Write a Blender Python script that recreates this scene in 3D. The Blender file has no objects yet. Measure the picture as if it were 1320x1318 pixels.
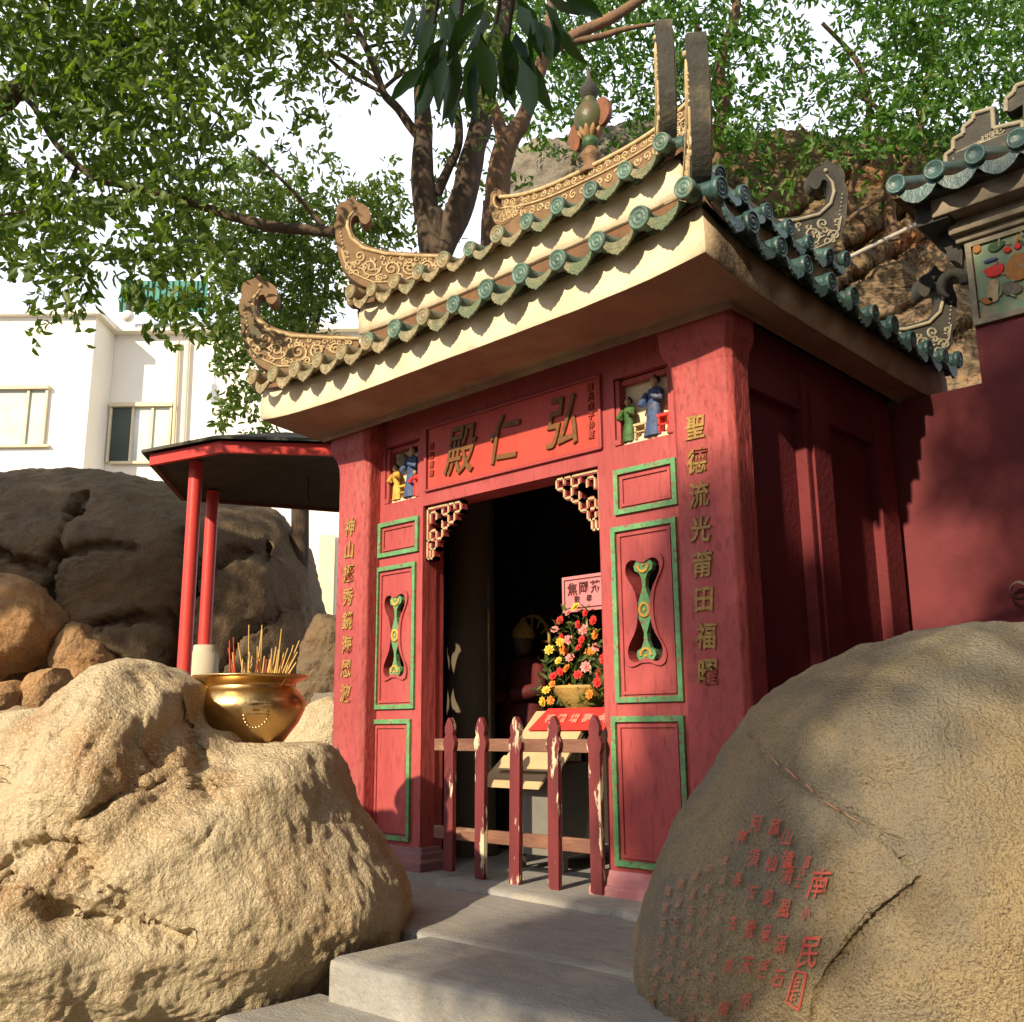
import bpy, bmesh, math, random
import numpy as np
from mathutils import Vector, Matrix, noise
from mathutils.bvhtree import BVHTree
random.seed(7); rng = np.random.default_rng(7)
sc = bpy.context.scene
COL = sc.collection

# ------------------------------------------------------------------ camera
F, CX, CY, EYE = 1269., 660., 659., 0.85
v = np.array([604-CX, CY+5200, -F]); Zw = v/np.linalg.norm(v)
v = np.array([-729-CX, CY-947, -F]); Xw = -v/np.linalg.norm(v)
Xw = Xw-Zw*Xw.dot(Zw); Xw /= np.linalg.norm(Xw); Yw = np.cross(Zw, Xw)
RM = np.stack([Xw, Yw, Zw]); CP = np.array([0, 0, EYE])
cam = bpy.data.cameras.new('camera'); camo = bpy.data.objects.new('camera', cam); COL.objects.link(camo)
cam.sensor_fit = 'HORIZONTAL'; cam.sensor_width = 36; cam.lens = F/1320*36
cam.clip_start = 0.05; cam.clip_end = 1000
M4 = Matrix.Identity(4)
for i in range(3):
    for j in range(3): M4[i][j] = RM[i][j]
M4.translation = CP; camo.matrix_world = M4; sc.camera = camo
def ray(px, py): return RM @ np.array([px-CX, CY-py, -F])
def at(px, py, d): return CP + ray(px, py)*d/F
FH = -RM[:, 2].copy(); FH[2] = 0; FH /= np.linalg.norm(FH)
def atH(px, py, d): r = ray(px, py); return CP + r*d/r.dot(FH)
def onY(px, py, Y): r = ray(px, py); return CP + r*Y/r[1]

# ------------------------------------------------------------------ light
SUN = Vector((0.15, -1.0, 0.50)).normalized()          # direction towards the sun
sl = bpy.data.lights.new('sun', 'SUN'); so = bpy.data.objects.new('sun', sl); COL.objects.link(so)
sl.energy = 5.0; sl.angle = math.radians(0.9); sl.color = (1.0, 0.85, 0.62)
so.rotation_euler = SUN.to_track_quat('Z', 'Y').to_euler()
w = bpy.data.worlds.new('World'); sc.world = w; w.use_nodes = True
nt = w.node_tree; bg = nt.nodes['Background']
sky = nt.nodes.new('ShaderNodeTexSky'); sky.sky_type = 'NISHITA'; sky.sun_disc = False
sky.sun_elevation = math.asin(SUN.z); sky.sun_rotation = math.atan2(SUN.x, SUN.y)
sky.dust_density = 6.0; sky.air_density = 1.0; sky.ozone_density = 0.6
hz = nt.nodes.new('ShaderNodeHueSaturation'); hz.inputs['Saturation'].default_value = 0.6
nt.links.new(sky.outputs[0], hz.inputs['Color'])
# a bright veil of hazy cloud over the lower half of the sky, clearer overhead
gt = nt.nodes.new('ShaderNodeTexCoord'); sp_ = nt.nodes.new('ShaderNodeSeparateXYZ'); nt.links.new(gt.outputs['Generated'], sp_.inputs[0])
cn_ = nt.nodes.new('ShaderNodeTexNoise'); cn_.inputs['Scale'].default_value = 2.2; cn_.inputs['Detail'].default_value = 6; nt.links.new(gt.outputs['Generated'], cn_.inputs['Vector'])
ad_ = nt.nodes.new('ShaderNodeMath'); ad_.operation = 'MULTIPLY_ADD'; ad_.inputs[1].default_value = .35; nt.links.new(cn_.outputs['Fac'], ad_.inputs[0]); nt.links.new(sp_.outputs['Z'], ad_.inputs[2])
mr_ = nt.nodes.new('ShaderNodeMapRange'); mr_.inputs['From Min'].default_value = 1.02; mr_.inputs['From Max'].default_value = .84; nt.links.new(ad_.outputs[0], mr_.inputs['Value'])
mx_ = nt.nodes.new('ShaderNodeMix'); mx_.data_type = 'RGBA'; nt.links.new(mr_.outputs[0], mx_.inputs['Factor']); nt.links.new(hz.outputs[0], mx_.inputs['A']); mx_.inputs['B'].default_value = (6.9, 7.2, 8.2, 1)
nt.links.new(mx_.outputs['Result'], bg.inputs[0])
bg.inputs[1].default_value = 0.15
sc.view_settings.view_transform = 'Standard'; sc.view_settings.look = 'None'
sc.view_settings.exposure = 0.50; sc.view_settings.gamma = 1
sc.cycles.max_bounces = 8

# ------------------------------------------------------------------ materials
MATS = {}
def mat(name, col, col2=None, rough=0.8, scale=4., bump=0.3, bscale=40., metal=0., col3=None, c3scale=1.2,
        c3lo=0.55, c3hi=0.7, detail=6., spec=0.3, stretch=None, speck=None, specks=90., xg=0.):
    m = bpy.data.materials.new(name); m.use_nodes = True; n = m.node_tree.nodes; l = m.node_tree.links
    b = n['Principled BSDF']; b.inputs['Roughness'].default_value = rough; b.inputs['Metallic'].default_value = metal
    b.inputs['Specular IOR Level'].default_value = spec
    tc = n.new('ShaderNodeTexCoord'); src = tc.outputs['Object']
    if stretch:
        mp = n.new('ShaderNodeMapping'); mp.inputs['Scale'].default_value = stretch; l.new(src, mp.inputs[0]); src = mp.outputs[0]
    def nz(s, d=detail, r=0.6):
        t = n.new('ShaderNodeTexNoise'); t.inputs['Scale'].default_value = s; t.inputs['Detail'].default_value = d
        t.inputs['Roughness'].default_value = r; l.new(src, t.inputs['Vector']); return t
    def mix(f, a, bb):
        x = n.new('ShaderNodeMix'); x.data_type = 'RGBA'; l.new(f, x.inputs['Factor'])
        if isinstance(a, tuple): x.inputs['A'].default_value = (*a, 1)
        else: l.new(a, x.inputs['A'])
        if isinstance(bb, tuple): x.inputs['B'].default_value = (*bb, 1)
        else: l.new(bb, x.inputs['B'])
        return x.outputs['Result']
    def ramp(s, lo, hi):
        r = n.new('ShaderNodeMapRange'); r.inputs['From Min'].default_value = lo; r.inputs['From Max'].default_value = hi
        l.new(s, r.inputs['Value']); return r.outputs[0]
    col2 = col2 or tuple(c*0.75 for c in col)
    out = mix(ramp(nz(scale).outputs['Fac'], 0.32, 0.68), col2, col)
    if col3:
        cf = nz(c3scale, 8, 0.65).outputs['Fac']
        if xg:
            sx = n.new('ShaderNodeSeparateXYZ'); l.new(tc.outputs['Object'], sx.inputs[0]); ma = n.new('ShaderNodeMath'); ma.operation = 'MULTIPLY_ADD'
            ma.inputs[1].default_value = xg; l.new(sx.outputs['X'], ma.inputs[0]); l.new(cf, ma.inputs[2]); cf = ma.outputs[0]
        out = mix(ramp(cf, c3lo, c3hi), out, col3)
    if speck: out = mix(ramp(nz(specks, 2).outputs['Fac'], 0.52, 0.66), out, speck)
    l.new(out, b.inputs['Base Color'])
    bp = n.new('ShaderNodeBump'); bp.inputs['Strength'].default_value = bump; bp.inputs['Distance'].default_value = 0.02
    l.new(nz(bscale, 5).outputs['Fac'], bp.inputs['Height']); l.new(bp.outputs[0], b.inputs['Normal'])
    MATS[name] = m; return m
def leafmat(name, c1, c2, trans=0.45):
    m = bpy.data.materials.new(name); m.use_nodes = True; n = m.node_tree.nodes; l = m.node_tree.links
    b = n['Principled BSDF']; b.inputs['Roughness'].default_value = 0.45; b.inputs['Specular IOR Level'].default_value = 0.35
    g = n.new('ShaderNodeNewGeometry'); x = n.new('ShaderNodeMix'); x.data_type = 'RGBA'
    x.inputs['A'].default_value = (*c1, 1); x.inputs['B'].default_value = (*c2, 1)
    l.new(g.outputs['Random Per Island'], x.inputs['Factor']); l.new(x.outputs['Result'], b.inputs['Base Color'])
    t = n.new('ShaderNodeBsdfTranslucent'); g2 = n.new('ShaderNodeMix'); g2.data_type = 'RGBA'; g2.blend_type = 'MULTIPLY'
    g2.inputs['Factor'].default_value = 1; l.new(x.outputs['Result'], g2.inputs['A']); g2.inputs['B'].default_value = (1.5, 1.7, 0.5, 1)
    l.new(g2.outputs['Result'], t.inputs[0])
    ms = n.new('ShaderNodeMixShader'); ms.inputs[0].default_value = trans; l.new(b.outputs[0], ms.inputs[1]); l.new(t.outputs[0], ms.inputs[2])
    l.new(ms.outputs[0], n['Material Output'].inputs[0]); MATS[name] = m; return m
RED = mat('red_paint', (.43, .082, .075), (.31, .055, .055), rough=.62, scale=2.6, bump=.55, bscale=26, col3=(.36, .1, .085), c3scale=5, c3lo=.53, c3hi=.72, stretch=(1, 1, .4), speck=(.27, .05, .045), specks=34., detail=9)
REDF = mat('red_paint_smooth', (.43, .082, .076), (.33, .056, .057), rough=.58, scale=3, bump=.3, bscale=18, stretch=(1, 1, .22), col3=(.33, .085, .075), c3scale=6, c3lo=.54, c3hi=.74, speck=(.30, .055, .05), specks=40., detail=9)
REDB = mat('red_banner', (.52, .068, .045), (.42, .05, .035), rough=.5, scale=5, bump=.3, bscale=14, col3=(.28, .045, .025), c3scale=6, c3lo=.53, c3hi=.75, stretch=(1, 1, .2), detail=9)
REDSHADE = mat('shaded_red_wall', (.17, .022, .027), (.12, .018, .022), rough=.75, scale=2, bump=.3, bscale=25)  # shrine red darkened so the side wall's shade sits in the colour
HALLSHADE = mat('shaded_hall_red', (.19, .032, .036), (.13, .025, .03), rough=.75, scale=1.2, bump=.2, bscale=30)  # hall wall red with its shade put into the colour
PLINTH = mat('plinth_paint', (.3, .13, .13), (.2, .1, .1), rough=.75, scale=6, bump=.3)
PLINTHR = mat('plinth_pink', (.55, .26, .26), (.45, .16, .17), rough=.75, scale=6, bump=.3)
GREEN = mat('green_paint', (.13, .34, .14), (.09, .25, .10), rough=.55, scale=12, bump=.3, col3=(.24, .36, .12), c3scale=7, c3lo=.55, c3hi=.7, speck=(.2, .12, .08), specks=38., detail=9)
YELL = mat('yellow_paint', (.66, .4, .07), (.45, .25, .05), rough=.55, scale=20, bump=.2)
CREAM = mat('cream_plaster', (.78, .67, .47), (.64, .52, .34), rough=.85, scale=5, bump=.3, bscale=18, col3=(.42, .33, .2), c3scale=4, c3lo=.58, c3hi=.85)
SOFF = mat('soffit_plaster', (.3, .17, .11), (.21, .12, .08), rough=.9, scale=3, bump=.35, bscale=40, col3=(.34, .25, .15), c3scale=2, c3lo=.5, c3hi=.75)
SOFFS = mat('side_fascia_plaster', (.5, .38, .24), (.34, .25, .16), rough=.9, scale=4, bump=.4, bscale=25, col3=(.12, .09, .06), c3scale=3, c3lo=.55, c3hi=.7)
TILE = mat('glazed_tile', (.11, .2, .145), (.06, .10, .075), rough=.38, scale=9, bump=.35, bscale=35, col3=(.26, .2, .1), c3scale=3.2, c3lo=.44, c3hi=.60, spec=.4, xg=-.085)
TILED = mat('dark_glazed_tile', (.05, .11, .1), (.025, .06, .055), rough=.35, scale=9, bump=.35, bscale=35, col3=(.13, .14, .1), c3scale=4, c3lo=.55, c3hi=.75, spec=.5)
DRIP = mat('drip_tile', (.46, .37, .22), (.15, .115, .06), rough=.85, scale=26, bump=1., bscale=70, col3=(.15, .19, .11), c3scale=3, c3lo=.42, c3hi=.62, xg=.085)
BED = mat('roof_mortar', (.2, .1, .05), (.12, .07, .04), rough=.95, scale=8, bump=.5)
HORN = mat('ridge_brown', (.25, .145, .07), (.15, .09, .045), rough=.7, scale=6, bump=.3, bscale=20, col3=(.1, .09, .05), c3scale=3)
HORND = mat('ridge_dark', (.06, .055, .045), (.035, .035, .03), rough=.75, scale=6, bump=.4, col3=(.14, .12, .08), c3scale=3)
SCR = mat('scroll_cream', (.62, .48, .27), (.36, .25, .12), rough=.75, scale=20, bump=.2)
GOLD = mat('gold_char', (.42, .26, .07), (.22, .12, .03), rough=.55, scale=40, bump=.2)
CARVE = mat('carved_char', (.2, .09, .025), (.12, .05, .015), rough=.5, scale=30, bump=.3)
def rock(name, c, c2, c3, spk, sc3=.8, b=.8, bs=60, lo=.52, hi=.7, sp=110.):
    return mat(name, c, c2, rough=.92, scale=2.2, bump=b, bscale=bs, col3=c3, c3scale=sc3, c3lo=lo, c3hi=hi, speck=spk, specks=sp, detail=10, spec=.2)
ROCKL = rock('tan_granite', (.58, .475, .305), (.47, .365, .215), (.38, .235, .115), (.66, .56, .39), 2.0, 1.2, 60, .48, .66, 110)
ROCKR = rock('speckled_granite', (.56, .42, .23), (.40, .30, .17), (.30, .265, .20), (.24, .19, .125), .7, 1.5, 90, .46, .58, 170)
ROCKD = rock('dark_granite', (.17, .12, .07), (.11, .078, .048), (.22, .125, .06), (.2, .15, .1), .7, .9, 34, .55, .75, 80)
ROCKO = rock('brown_granite', (.48, .26, .11), (.3, .17, .08), (.2, .14, .085), (.46, .3, .15), 1., .9, 40, .5, .7, 80)
CLIFF = mat('cliff_rock', (.27, .18, .10), (.15, .105, .06), rough=.95, scale=2.6, bump=1., bscale=16, col3=(.42, .18, .07), c3scale=1.3, c3lo=.53, c3hi=.70, stretch=(.45, 1, 1.6), detail=14, speck=(.08, .06, .04), specks=22.)
ROCKG = rock('grey_granite', (.2, .17, .13), (.14, .12, .095), (.25, .2, .14), (.26, .22, .17), .8, .8, 30, .5, .7, 50)
STONE = mat('paving_granite', (.37, .35, .32), (.26, .25, .23), rough=.85, scale=9, bump=.7, bscale=45, col3=(.42, .36, .26), c3scale=2.6, c3lo=.5, c3hi=.72, stretch=(1, 3.5, 1), speck=(.30, .285, .26), specks=110, detail=10)
EARTH = mat('ground_earth', (.22, .19, .14), (.15, .13, .1), rough=.95, scale=2, bump=.6)
BRONZE = mat('bronze', (.78, .55, .25), (.62, .40, .16), rough=.33, scale=5, bump=.15, bscale=14, metal=1, col3=(.45, .26, .1), c3scale=3, c3lo=.55, c3hi=.8)
BRONZEB = mat('bronze_relief', (.75, .6, .35), (.6, .45, .22), rough=.4, metal=1, bump=.1)
ASH = mat('ash', (.3, .27, .23), rough=.95)
STICK = mat('incense_stick', (.62, .42, .16), (.5, .3, .08), rough=.7, scale=30, bump=0)
STICKR = mat('incense_stick_red', (.5, .08, .04), rough=.7, scale=30, bump=0)
BARK = mat('bark', (.13, .09, .06), (.06, .045, .035), rough=.95, scale=9, bump=1., bscale=25, stretch=(1, 1, .4))
BARKO = mat('orange_bark', (.25, .13, .065), (.1, .075, .055), rough=.95, scale=5, bump=1., bscale=25, stretch=(1, 1, .5))
LEAFA = leafmat('leaf_dark', (.05, .10, .025), (.16, .21, .05), .5)
LEAFB = leafmat('leaf_bright', (.04, .11, .02), (.12, .22, .04), .45)
LEAFC = leafmat('leaf_glossy', (.02, .06, .015), (.05, .12, .025), .25)
LEAFD = leafmat('leaf_mid', (.05, .1, .025), (.15, .19, .045), .45)
WOODP = mat('peeling_paint', (.19, .03, .032), (.11, .022, .024), rough=.7, scale=8, bump=.5, bscale=20, col3=(.58, .47, .32), c3scale=13., c3lo=.575, c3hi=.6, stretch=(1, 1, .25))
WOODR = mat('weathered_rail', (.26, .13, .08), (.13, .055, .04), rough=.85, scale=9, bump=.5, col3=(.42, .31, .19), c3scale=7, stretch=(.3, 1, 1))
WOODL = mat('light_wood', (.55, .4, .22), (.42, .29, .15), rough=.7, scale=6, bump=.2, stretch=(.4, 1, 1))
METALG = mat('grey_metal_box', (.27, .25, .21), (.21, .2, .17), rough=.5, scale=4, bump=.1, metal=.3)
WOODD = mat('dark_wood', (.06, .045, .03), (.035, .027, .02), rough=.8, scale=4, bump=.5, stretch=(1, 1, .2))
DIMWALL = mat('dim_interior_wall', (.035, .027, .02), (.02, .016, .012), rough=.9, scale=2, bump=.2)  # near black: interior darkness put into the wall colour
CLOTHR = mat('red_cloth', (.75, .04, .03), (.65, .03, .025), rough=.6, scale=6, bump=.1)
PINKC = mat('pink_card', (.66, .23, .24), (.58, .18, .19), rough=.7, scale=4, bump=0)
WHITEC = mat('cream_card', (.8, .72, .55), rough=.7, bump=0)
INK = mat('ink', (.1, .03, .03), rough=.6, bump=0)
REDINK = mat('red_ink', (.52, .055, .04), (.42, .13, .085), rough=.9, scale=26, bump=.3)
DARKINK = mat('worn_ink', (.4, .12, .07), (.36, .22, .13), rough=.9, scale=30, bump=.3)
POSTR = mat('post_red', (.62, .06, .045), (.5, .045, .04), rough=.42, scale=4, bump=.1, stretch=(1, 1, .4))
WHITEB = mat('white_render', (.82, .77, .66), (.74, .68, .56), rough=.9, scale=.5, bump=.05, bscale=8)
BEIGEB = mat('beige_render', (.6, .5, .35), (.5, .42, .3), rough=.9, scale=.8, bump=.1, bscale=8)
GLASS = mat('window_glass', (.08, .1, .08), (.04, .05, .04), rough=.3, scale=.6, bump=0, spec=.1)
GLASSL = mat('window_glass_pale', (.62, .62, .55), (.36, .38, .34), rough=.2, scale=.7, bump=0)
FRAMEW = mat('window_frame', (.66, .56, .36), (.56, .47, .3), rough=.6, scale=3, bump=0)
TARP = mat('green_corrugated', (.02, .2, .14), (.015, .13, .1), rough=.5, scale=5, bump=.2)
ROOFF = mat('felt_roof', (.09, .09, .07), (.06, .06, .05), rough=.9, scale=5, bump=.4)
BLUE = mat('blue_glaze', (.07, .11, .24), (.035, .06, .12), rough=.5, scale=30, bump=.4, col3=(.25, .22, .16), c3scale=14, c3lo=.55, c3hi=.7)
FGRN = mat('figure_green', (.07, .16, .04), (.035, .08, .025), rough=.5, scale=30, bump=.4, col3=(.25, .22, .1), c3scale=14, c3lo=.55, c3hi=.7)
SKINP = mat('painted_face', (.42, .27, .16), (.45, .28, .16), rough=.6, scale=15, bump=.1)
BLACKP = mat('black_paint', (.02, .02, .018), rough=.5, scale=15, bump=.1)
TURQ = mat('relief_turquoise', (.16, .3, .21), (.26, .3, .17), rough=.7, scale=14, bump=.3, col3=(.42, .3, .16), c3scale=6, c3lo=.5, c3hi=.65)
ORNG = mat('relief_orange', (.5, .22, .06), (.36, .16, .05), rough=.7, scale=22, bump=.5)
PIPE = mat('grey_pipe', (.4, .35, .28), rough=.6, bump=0)
GLOBE = mat('lamp_globe', (.8, .74, .6), rough=.3, bump=0)
FLR = mat('flower_red', (.75, .05, .04), (.6, .03, .03), rough=.6, scale=40, bump=.2)
FLO = mat('flower_orange', (.85, .3, .04), (.75, .2, .03), rough=.6, scale=40, bump=.2)
FLP = mat('flower_pink', (.85, .35, .33), (.75, .2, .2), rough=.6, scale=40, bump=.2)
FLY = mat('flower_yellow', (.85, .55, .08), (.75, .45, .05), rough=.6, scale=40, bump=.2)
WRAP = mat('flower_wrap', (.5, .33, .1), (.35, .22, .06), rough=.5, scale=12, bump=.4)

# ------------------------------------------------------------------ mesh helpers
class MB:
    def __init__(s): s.v = []; s.f = []; s.sm = []
    def add(s, vs, fs, smooth=False):
        o = len(s.v); s.v += [tuple(float(c) for c in p) for p in vs]
        s.f += [tuple(i+o for i in f) for f in fs]; s.sm += [smooth]*len(fs); return s
    def box(s, a, b, c=None):
        (x0, y0, z0), (x1, y1, z1) = a, b
        s.add([(x0,y0,z0),(x1,y0,z0),(x1,y1,z0),(x0,y1,z0),(x0,y0,z1),(x1,y0,z1),(x1,y1,z1),(x0,y1,z1)],
              [(0,3,2,1),(4,5,6,7),(0,1,5,4),(1,2,6,5),(2,3,7,6),(3,0,4,7)]); return s
    def bbox(s, a, b, r=.01):       # bevelled box
        bm = bmesh.new(); bmesh.ops.create_cube(bm, size=1)
        for q in bm.verts:
            q.co = Vector([(a[i]+b[i])/2+q.co[i]*(b[i]-a[i]) for i in range(3)])
        bmesh.ops.bevel(bm, geom=bm.edges[:], offset=r, segments=2, affect='EDGES', profile=.5)
        s.add([q.co for q in bm.verts], [[q.index for q in f.verts] for f in bm.faces], False); bm.free(); return s
    def rings(s, rs, close=True, caps=(False, False), smooth=True):
        n = len(rs[0]); vs = [p for r in rs for p in r]; fs = []
        for i in range(len(rs)-1):
            for j in range(n if close else n-1):
                k = (j+1) % n; fs.append((i*n+j, i*n+k, (i+1)*n+k, (i+1)*n+j))
        s.add(vs, fs, smooth)
        if caps[0]: s.add(rs[0], [tuple(range(n))[::-1]], False)
        if caps[1]: s.add(rs[-1], [tuple(range(n))], False)
        return s
    def tube(s, pts, rad, n=8, caps=True, arc=None):
        pts = [Vector(p) for p in pts]; m = len(pts)
        if not hasattr(rad, '__len__'): rad = [rad]*m
        rs = []; prev = None
        for i, p in enumerate(pts):
            t = (pts[min(i+1, m-1)]-pts[max(i-1, 0)]).normalized()
            if prev is None:
                up = Vector((0, 0, 1)) if abs(t.z) < .9 else Vector((1, 0, 0)); a = t.cross(up).normalized()
            else:
                a = (prev-t*prev.dot(t)).normalized()
            prev = a; b = a.cross(t)
            rs.append([p+(a*math.cos(2*math.pi*j/n)+b*math.sin(2*math.pi*j/n))*rad[i] for j in range(n)])
        return s.rings(rs, True, (caps, caps), n > 5)
    def lathe(s, prof, c=(0, 0, 0), n=40, caps=(False, False)):
        rs = [[(c[0]+r*math.cos(2*math.pi*j/n), c[1]+r*math.sin(2*math.pi*j/n), c[2]+z) for j in range(n)] for r, z in prof]
        return s.rings(rs, True, caps, True)
    def prism(s, poly, fn, d0, d1):      # poly in 2D; fn(u,v,d)->xyz
        n = len(poly); a = [fn(u, v, d0) for u, v in poly]; b = [fn(u, v, d1) for u, v in poly]
        s.add(a+b, [tuple(range(n))[::-1], tuple(range(n, 2*n))]+[(i, (i+1) % n, n+(i+1) % n, n+i) for i in range(n)]); return s
    def ball(s, c, r, n=10, m=7, sq=(1, 1, 1)):
        rs = [[(c[0]+r*sq[0]*math.sin(t)*math.cos(2*math.pi*j/n), c[1]+r*sq[1]*math.sin(t)*math.sin(2*math.pi*j/n), c[2]-r*sq[2]*math.cos(t)) for j in range(n)]
              for t in [math.pi*(.02+.96*i/(m-1)) for i in range(m)]]
        return s.rings(rs, True, (True, True), True)
    def mesh(s, m4):
        for p in m4[0]: pass
    def addmesh(s, me, M):
        s.add([M @ q.co for q in me.vertices], [tuple(p.vertices) for p in me.polygons], False); return s
    def build(s, name, m, parent=None, fix=True):
        me = bpy.data.meshes.new(name)
        off = parent_world(parent) if parent else Vector((0, 0, 0))
        me.from_pydata([(p[0]-off.x, p[1]-off.y, p[2]-off.z) for p in s.v], [], s.f)
        me.polygons.foreach_set('use_smooth', s.sm); me.update()
        if fix and len(s.f) < 60000:
            bm = bmesh.new(); bm.from_mesh(me); bmesh.ops.recalc_face_normals(bm, faces=bm.faces[:]); bm.to_mesh(me); bm.free()
        for mm in (m if isinstance(m, (list, tuple)) else [m]): me.materials.append(mm)
        o = bpy.data.objects.new(name, me); COL.objects.link(o)
        if parent: o.parent = parent
        return o
def parent_world(o):
    p = Vector((0, 0, 0))
    while o: p += o.location; o = o.parent
    return p
def thing(name, label, cat, loc=(0, 0, 0), group=None):
    o = bpy.data.objects.new(name, None); COL.objects.link(o); o.location = loc; o.empty_display_size = .1
    o['label'] = label; o['category'] = cat
    if group: o['group'] = group
    return o
def tag(o, label, cat, group=None):
    o['label'] = label; o['category'] = cat
    if group: o['group'] = group
    return o
def struct(o): o['kind'] = 'structure'; return o
def bevel(o, wd=.006, seg=2):
    md = o.modifiers.new('bevel', 'BEVEL'); md.width = wd; md.segments = seg; md.limit_method = 'ANGLE'; md.angle_limit = math.radians(40); return o
def plate2d(outs, depth):      # filled 2D outlines (holes by even-odd) -> mesh, XY plane, z from -depth/2 to depth/2
    c = bpy.data.curves.new('tmp', 'CURVE'); c.dimensions = '2D'; c.fill_mode = 'BOTH'; c.extrude = depth/2
    for o in outs:
        sp = c.splines.new('POLY'); sp.points.add(len(o)-1)
        for q, p in zip(sp.points, o): q.co = (p[0], p[1], 0, 1)
        sp.use_cyclic_u = True
    ob = bpy.data.objects.new('tmp', c); COL.objects.link(ob)
    me = bpy.data.meshes.new_from_object(ob.evaluated_get(bpy.context.evaluated_depsgraph_get()))
    bpy.data.objects.remove(ob); bpy.data.curves.remove(c); return me
_tc = {}
def glyph(ch, size=1., ext=.01, fat=0., bev=0.):
    k = (ch, size, ext, fat, bev)
    if k in _tc: return _tc[k]
    c = bpy.data.curves.new('tmp', 'FONT'); c.body = ch; c.size = size; c.extrude = ext; c.offset = fat; c.bevel_depth = bev
    c.align_x = 'CENTER'; c.align_y = 'CENTER'; c.resolution_u = 3
    ob = bpy.data.objects.new('tmp', c); COL.objects.link(ob)
    me = bpy.data.meshes.new_from_object(ob.evaluated_get(bpy.context.evaluated_depsgraph_get()))
    bpy.data.objects.remove(ob); bpy.data.curves.remove(c)
    xs = [q.co.x for q in me.vertices]; ys = [q.co.y for q in me.vertices]
    if xs:
        cx, cy = (min(xs)+max(xs))/2, (min(ys)+max(ys))/2
        for q in me.vertices: q.co.x -= cx; q.co.y -= cy
    _tc[k] = me; return me
FACE = Matrix(((1, 0, 0, 0), (0, 0, -1, 0), (0, 1, 0, 0), (0, 0, 0, 1)))     # XY plane -> XZ facing -Y
def rect(x0, x1, z0, z1): return [(x0, z0), (x1, z0), (x1, z1), (x0, z1)]
def fz(d): return lambda u, v, t: (u, d+t, v)

# ================================================================== GROUND
g = MB().add([(-120, -60, -.9), (60, -60, -.9), (60, 120, -.9), (-120, 120, -.9)], [(0, 1, 2, 3)]).build('ground', EARTH); struct(g)
def slab(name, x0, x1, y0, y1, z0, z1, wav=.012):
    mb = MB(); nx, ny = 60, 40; P = []
    rs = []
    for j in range(ny+1):
        row = []
        for i in range(nx+1):
            x = x0+(x1-x0)*i/nx; y = y0+(y1-y0)*j/ny
            q = noise.noise(Vector((x*1.7, y*1.7, z1)))
            e = min(j/ny*(y1-y0), .03)/.03
            row.append((x+noise.noise(Vector((x*3, y*3, 5)))*wav, y+(noise.noise(Vector((x*2.3, 1, z1)))*.02 if j == 0 else 0), z1+q*wav*.7-(1-e)*.012))
        rs.append(row)
    front = [(p[0], p[1]-.004, z0) for p in rs[0]]; front2 = [(p[0], p[1]-.004, p[2]-.02) for p in rs[0]]
    mb.rings([front, front2]+rs, close=False)
    return struct(mb.build(name, STONE, fix=False))
slab('platform', -3.33, -.2, 2.52, 3.03, -.19, -.032, .016)
slab('platform', -5.6, -.2, 3.045, 4.03, -.19, -.024, .014)
slab('step', -3.46, -.2, 2.10, 2.56, -.36, -.19)
slab('lower_step', -3.6, -.2, 1.55, 2.16, -.9, -.36)
# door sill
sill = MB()
n = 40; top = []; 
for j, (y, z) in enumerate([(3.93, -.028), (3.93, -.006), (3.95, .006), (4.05, .008), (6.0, .008)]):
    top.append([(-4.28+(1.9*i/n), y+noise.noise(Vector((i*.3, 0, 2)))*.012*(j < 3)-.12*(i/n)*(j < 4), z) for i in range(n+1)])
sill.rings(top, close=False); struct(sill.build('door_sill', STONE, fix=False))
inner_floor = MB().box((-5.6, 4.02, -.2), (-2.3, 6.1, -.004)).build('shrine_floor', STONE, fix=False); struct(inner_floor)
terr = MB().box((-16, 5.0, -.95), (-5.9, 12, 1.12)).build('terrace', ROCKG); struct(terr)
hillg = MB().add([(-60, 14, .9), (-5.6, 9, .9), (30, 9, .9), (30, 60, 3), (-60, 60, 3)], [(0, 1, 2, 3, 4)]).build('hillside', EARTH); struct(hillg)

# ================================================================== SHRINE
S = thing('shrine', 'small red painted shrine with double tiled roof and gilt couplets on its pillars', 'shrine', (-3.9, 4.17, 0))
D = 4.17
XL, XR, DL, DR = -5.2, -2.6, -4.68, -3.24
def hour(cx, z0, z1, wt, wm):      # hourglass opening
    h = z1-z0; R = []
    prof = [(0, .55), (.03, .9), (.10, 1.0), (.17, .93), (.30, .5), (.42, .36), (.5, .34), (.58, .36), (.70, .5), (.83, .93), (.90, 1.), (.97, .9), (1, .55)]
    for t, k in prof: R.append((cx+wt*k, z0+h*t))
    for t, k in prof[::-1]: R.append((cx-wt*k, z0+h*t))
    R.insert(13, (cx, z1-.03)); R.append((cx, z0+.03))
    for _ in range(1):
        R = [q for i in range(len(R)) for q in (((R[i][0]*.75+R[(i+1) % len(R)][0]*.25), (R[i][1]*.75+R[(i+1) % len(R)][1]*.25)), ((R[i][0]*.25+R[(i+1) % len(R)][0]*.75), (R[i][1]*.25+R[(i+1) % len(R)][1]*.75)))]
    return R
holes = [rect(DL, DR, .0, 2.24), rect(-5.07, -4.72, 2.31, 2.71), rect(-3.115, -2.74, 2.32, 2.71),
         hour(-4.935, 1.15, 1.69, .105, 0), hour(-2.96, 1.15, 1.69, .11, 0)]
holes[0] = rect(DL, DR, -.02, 2.24)
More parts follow.
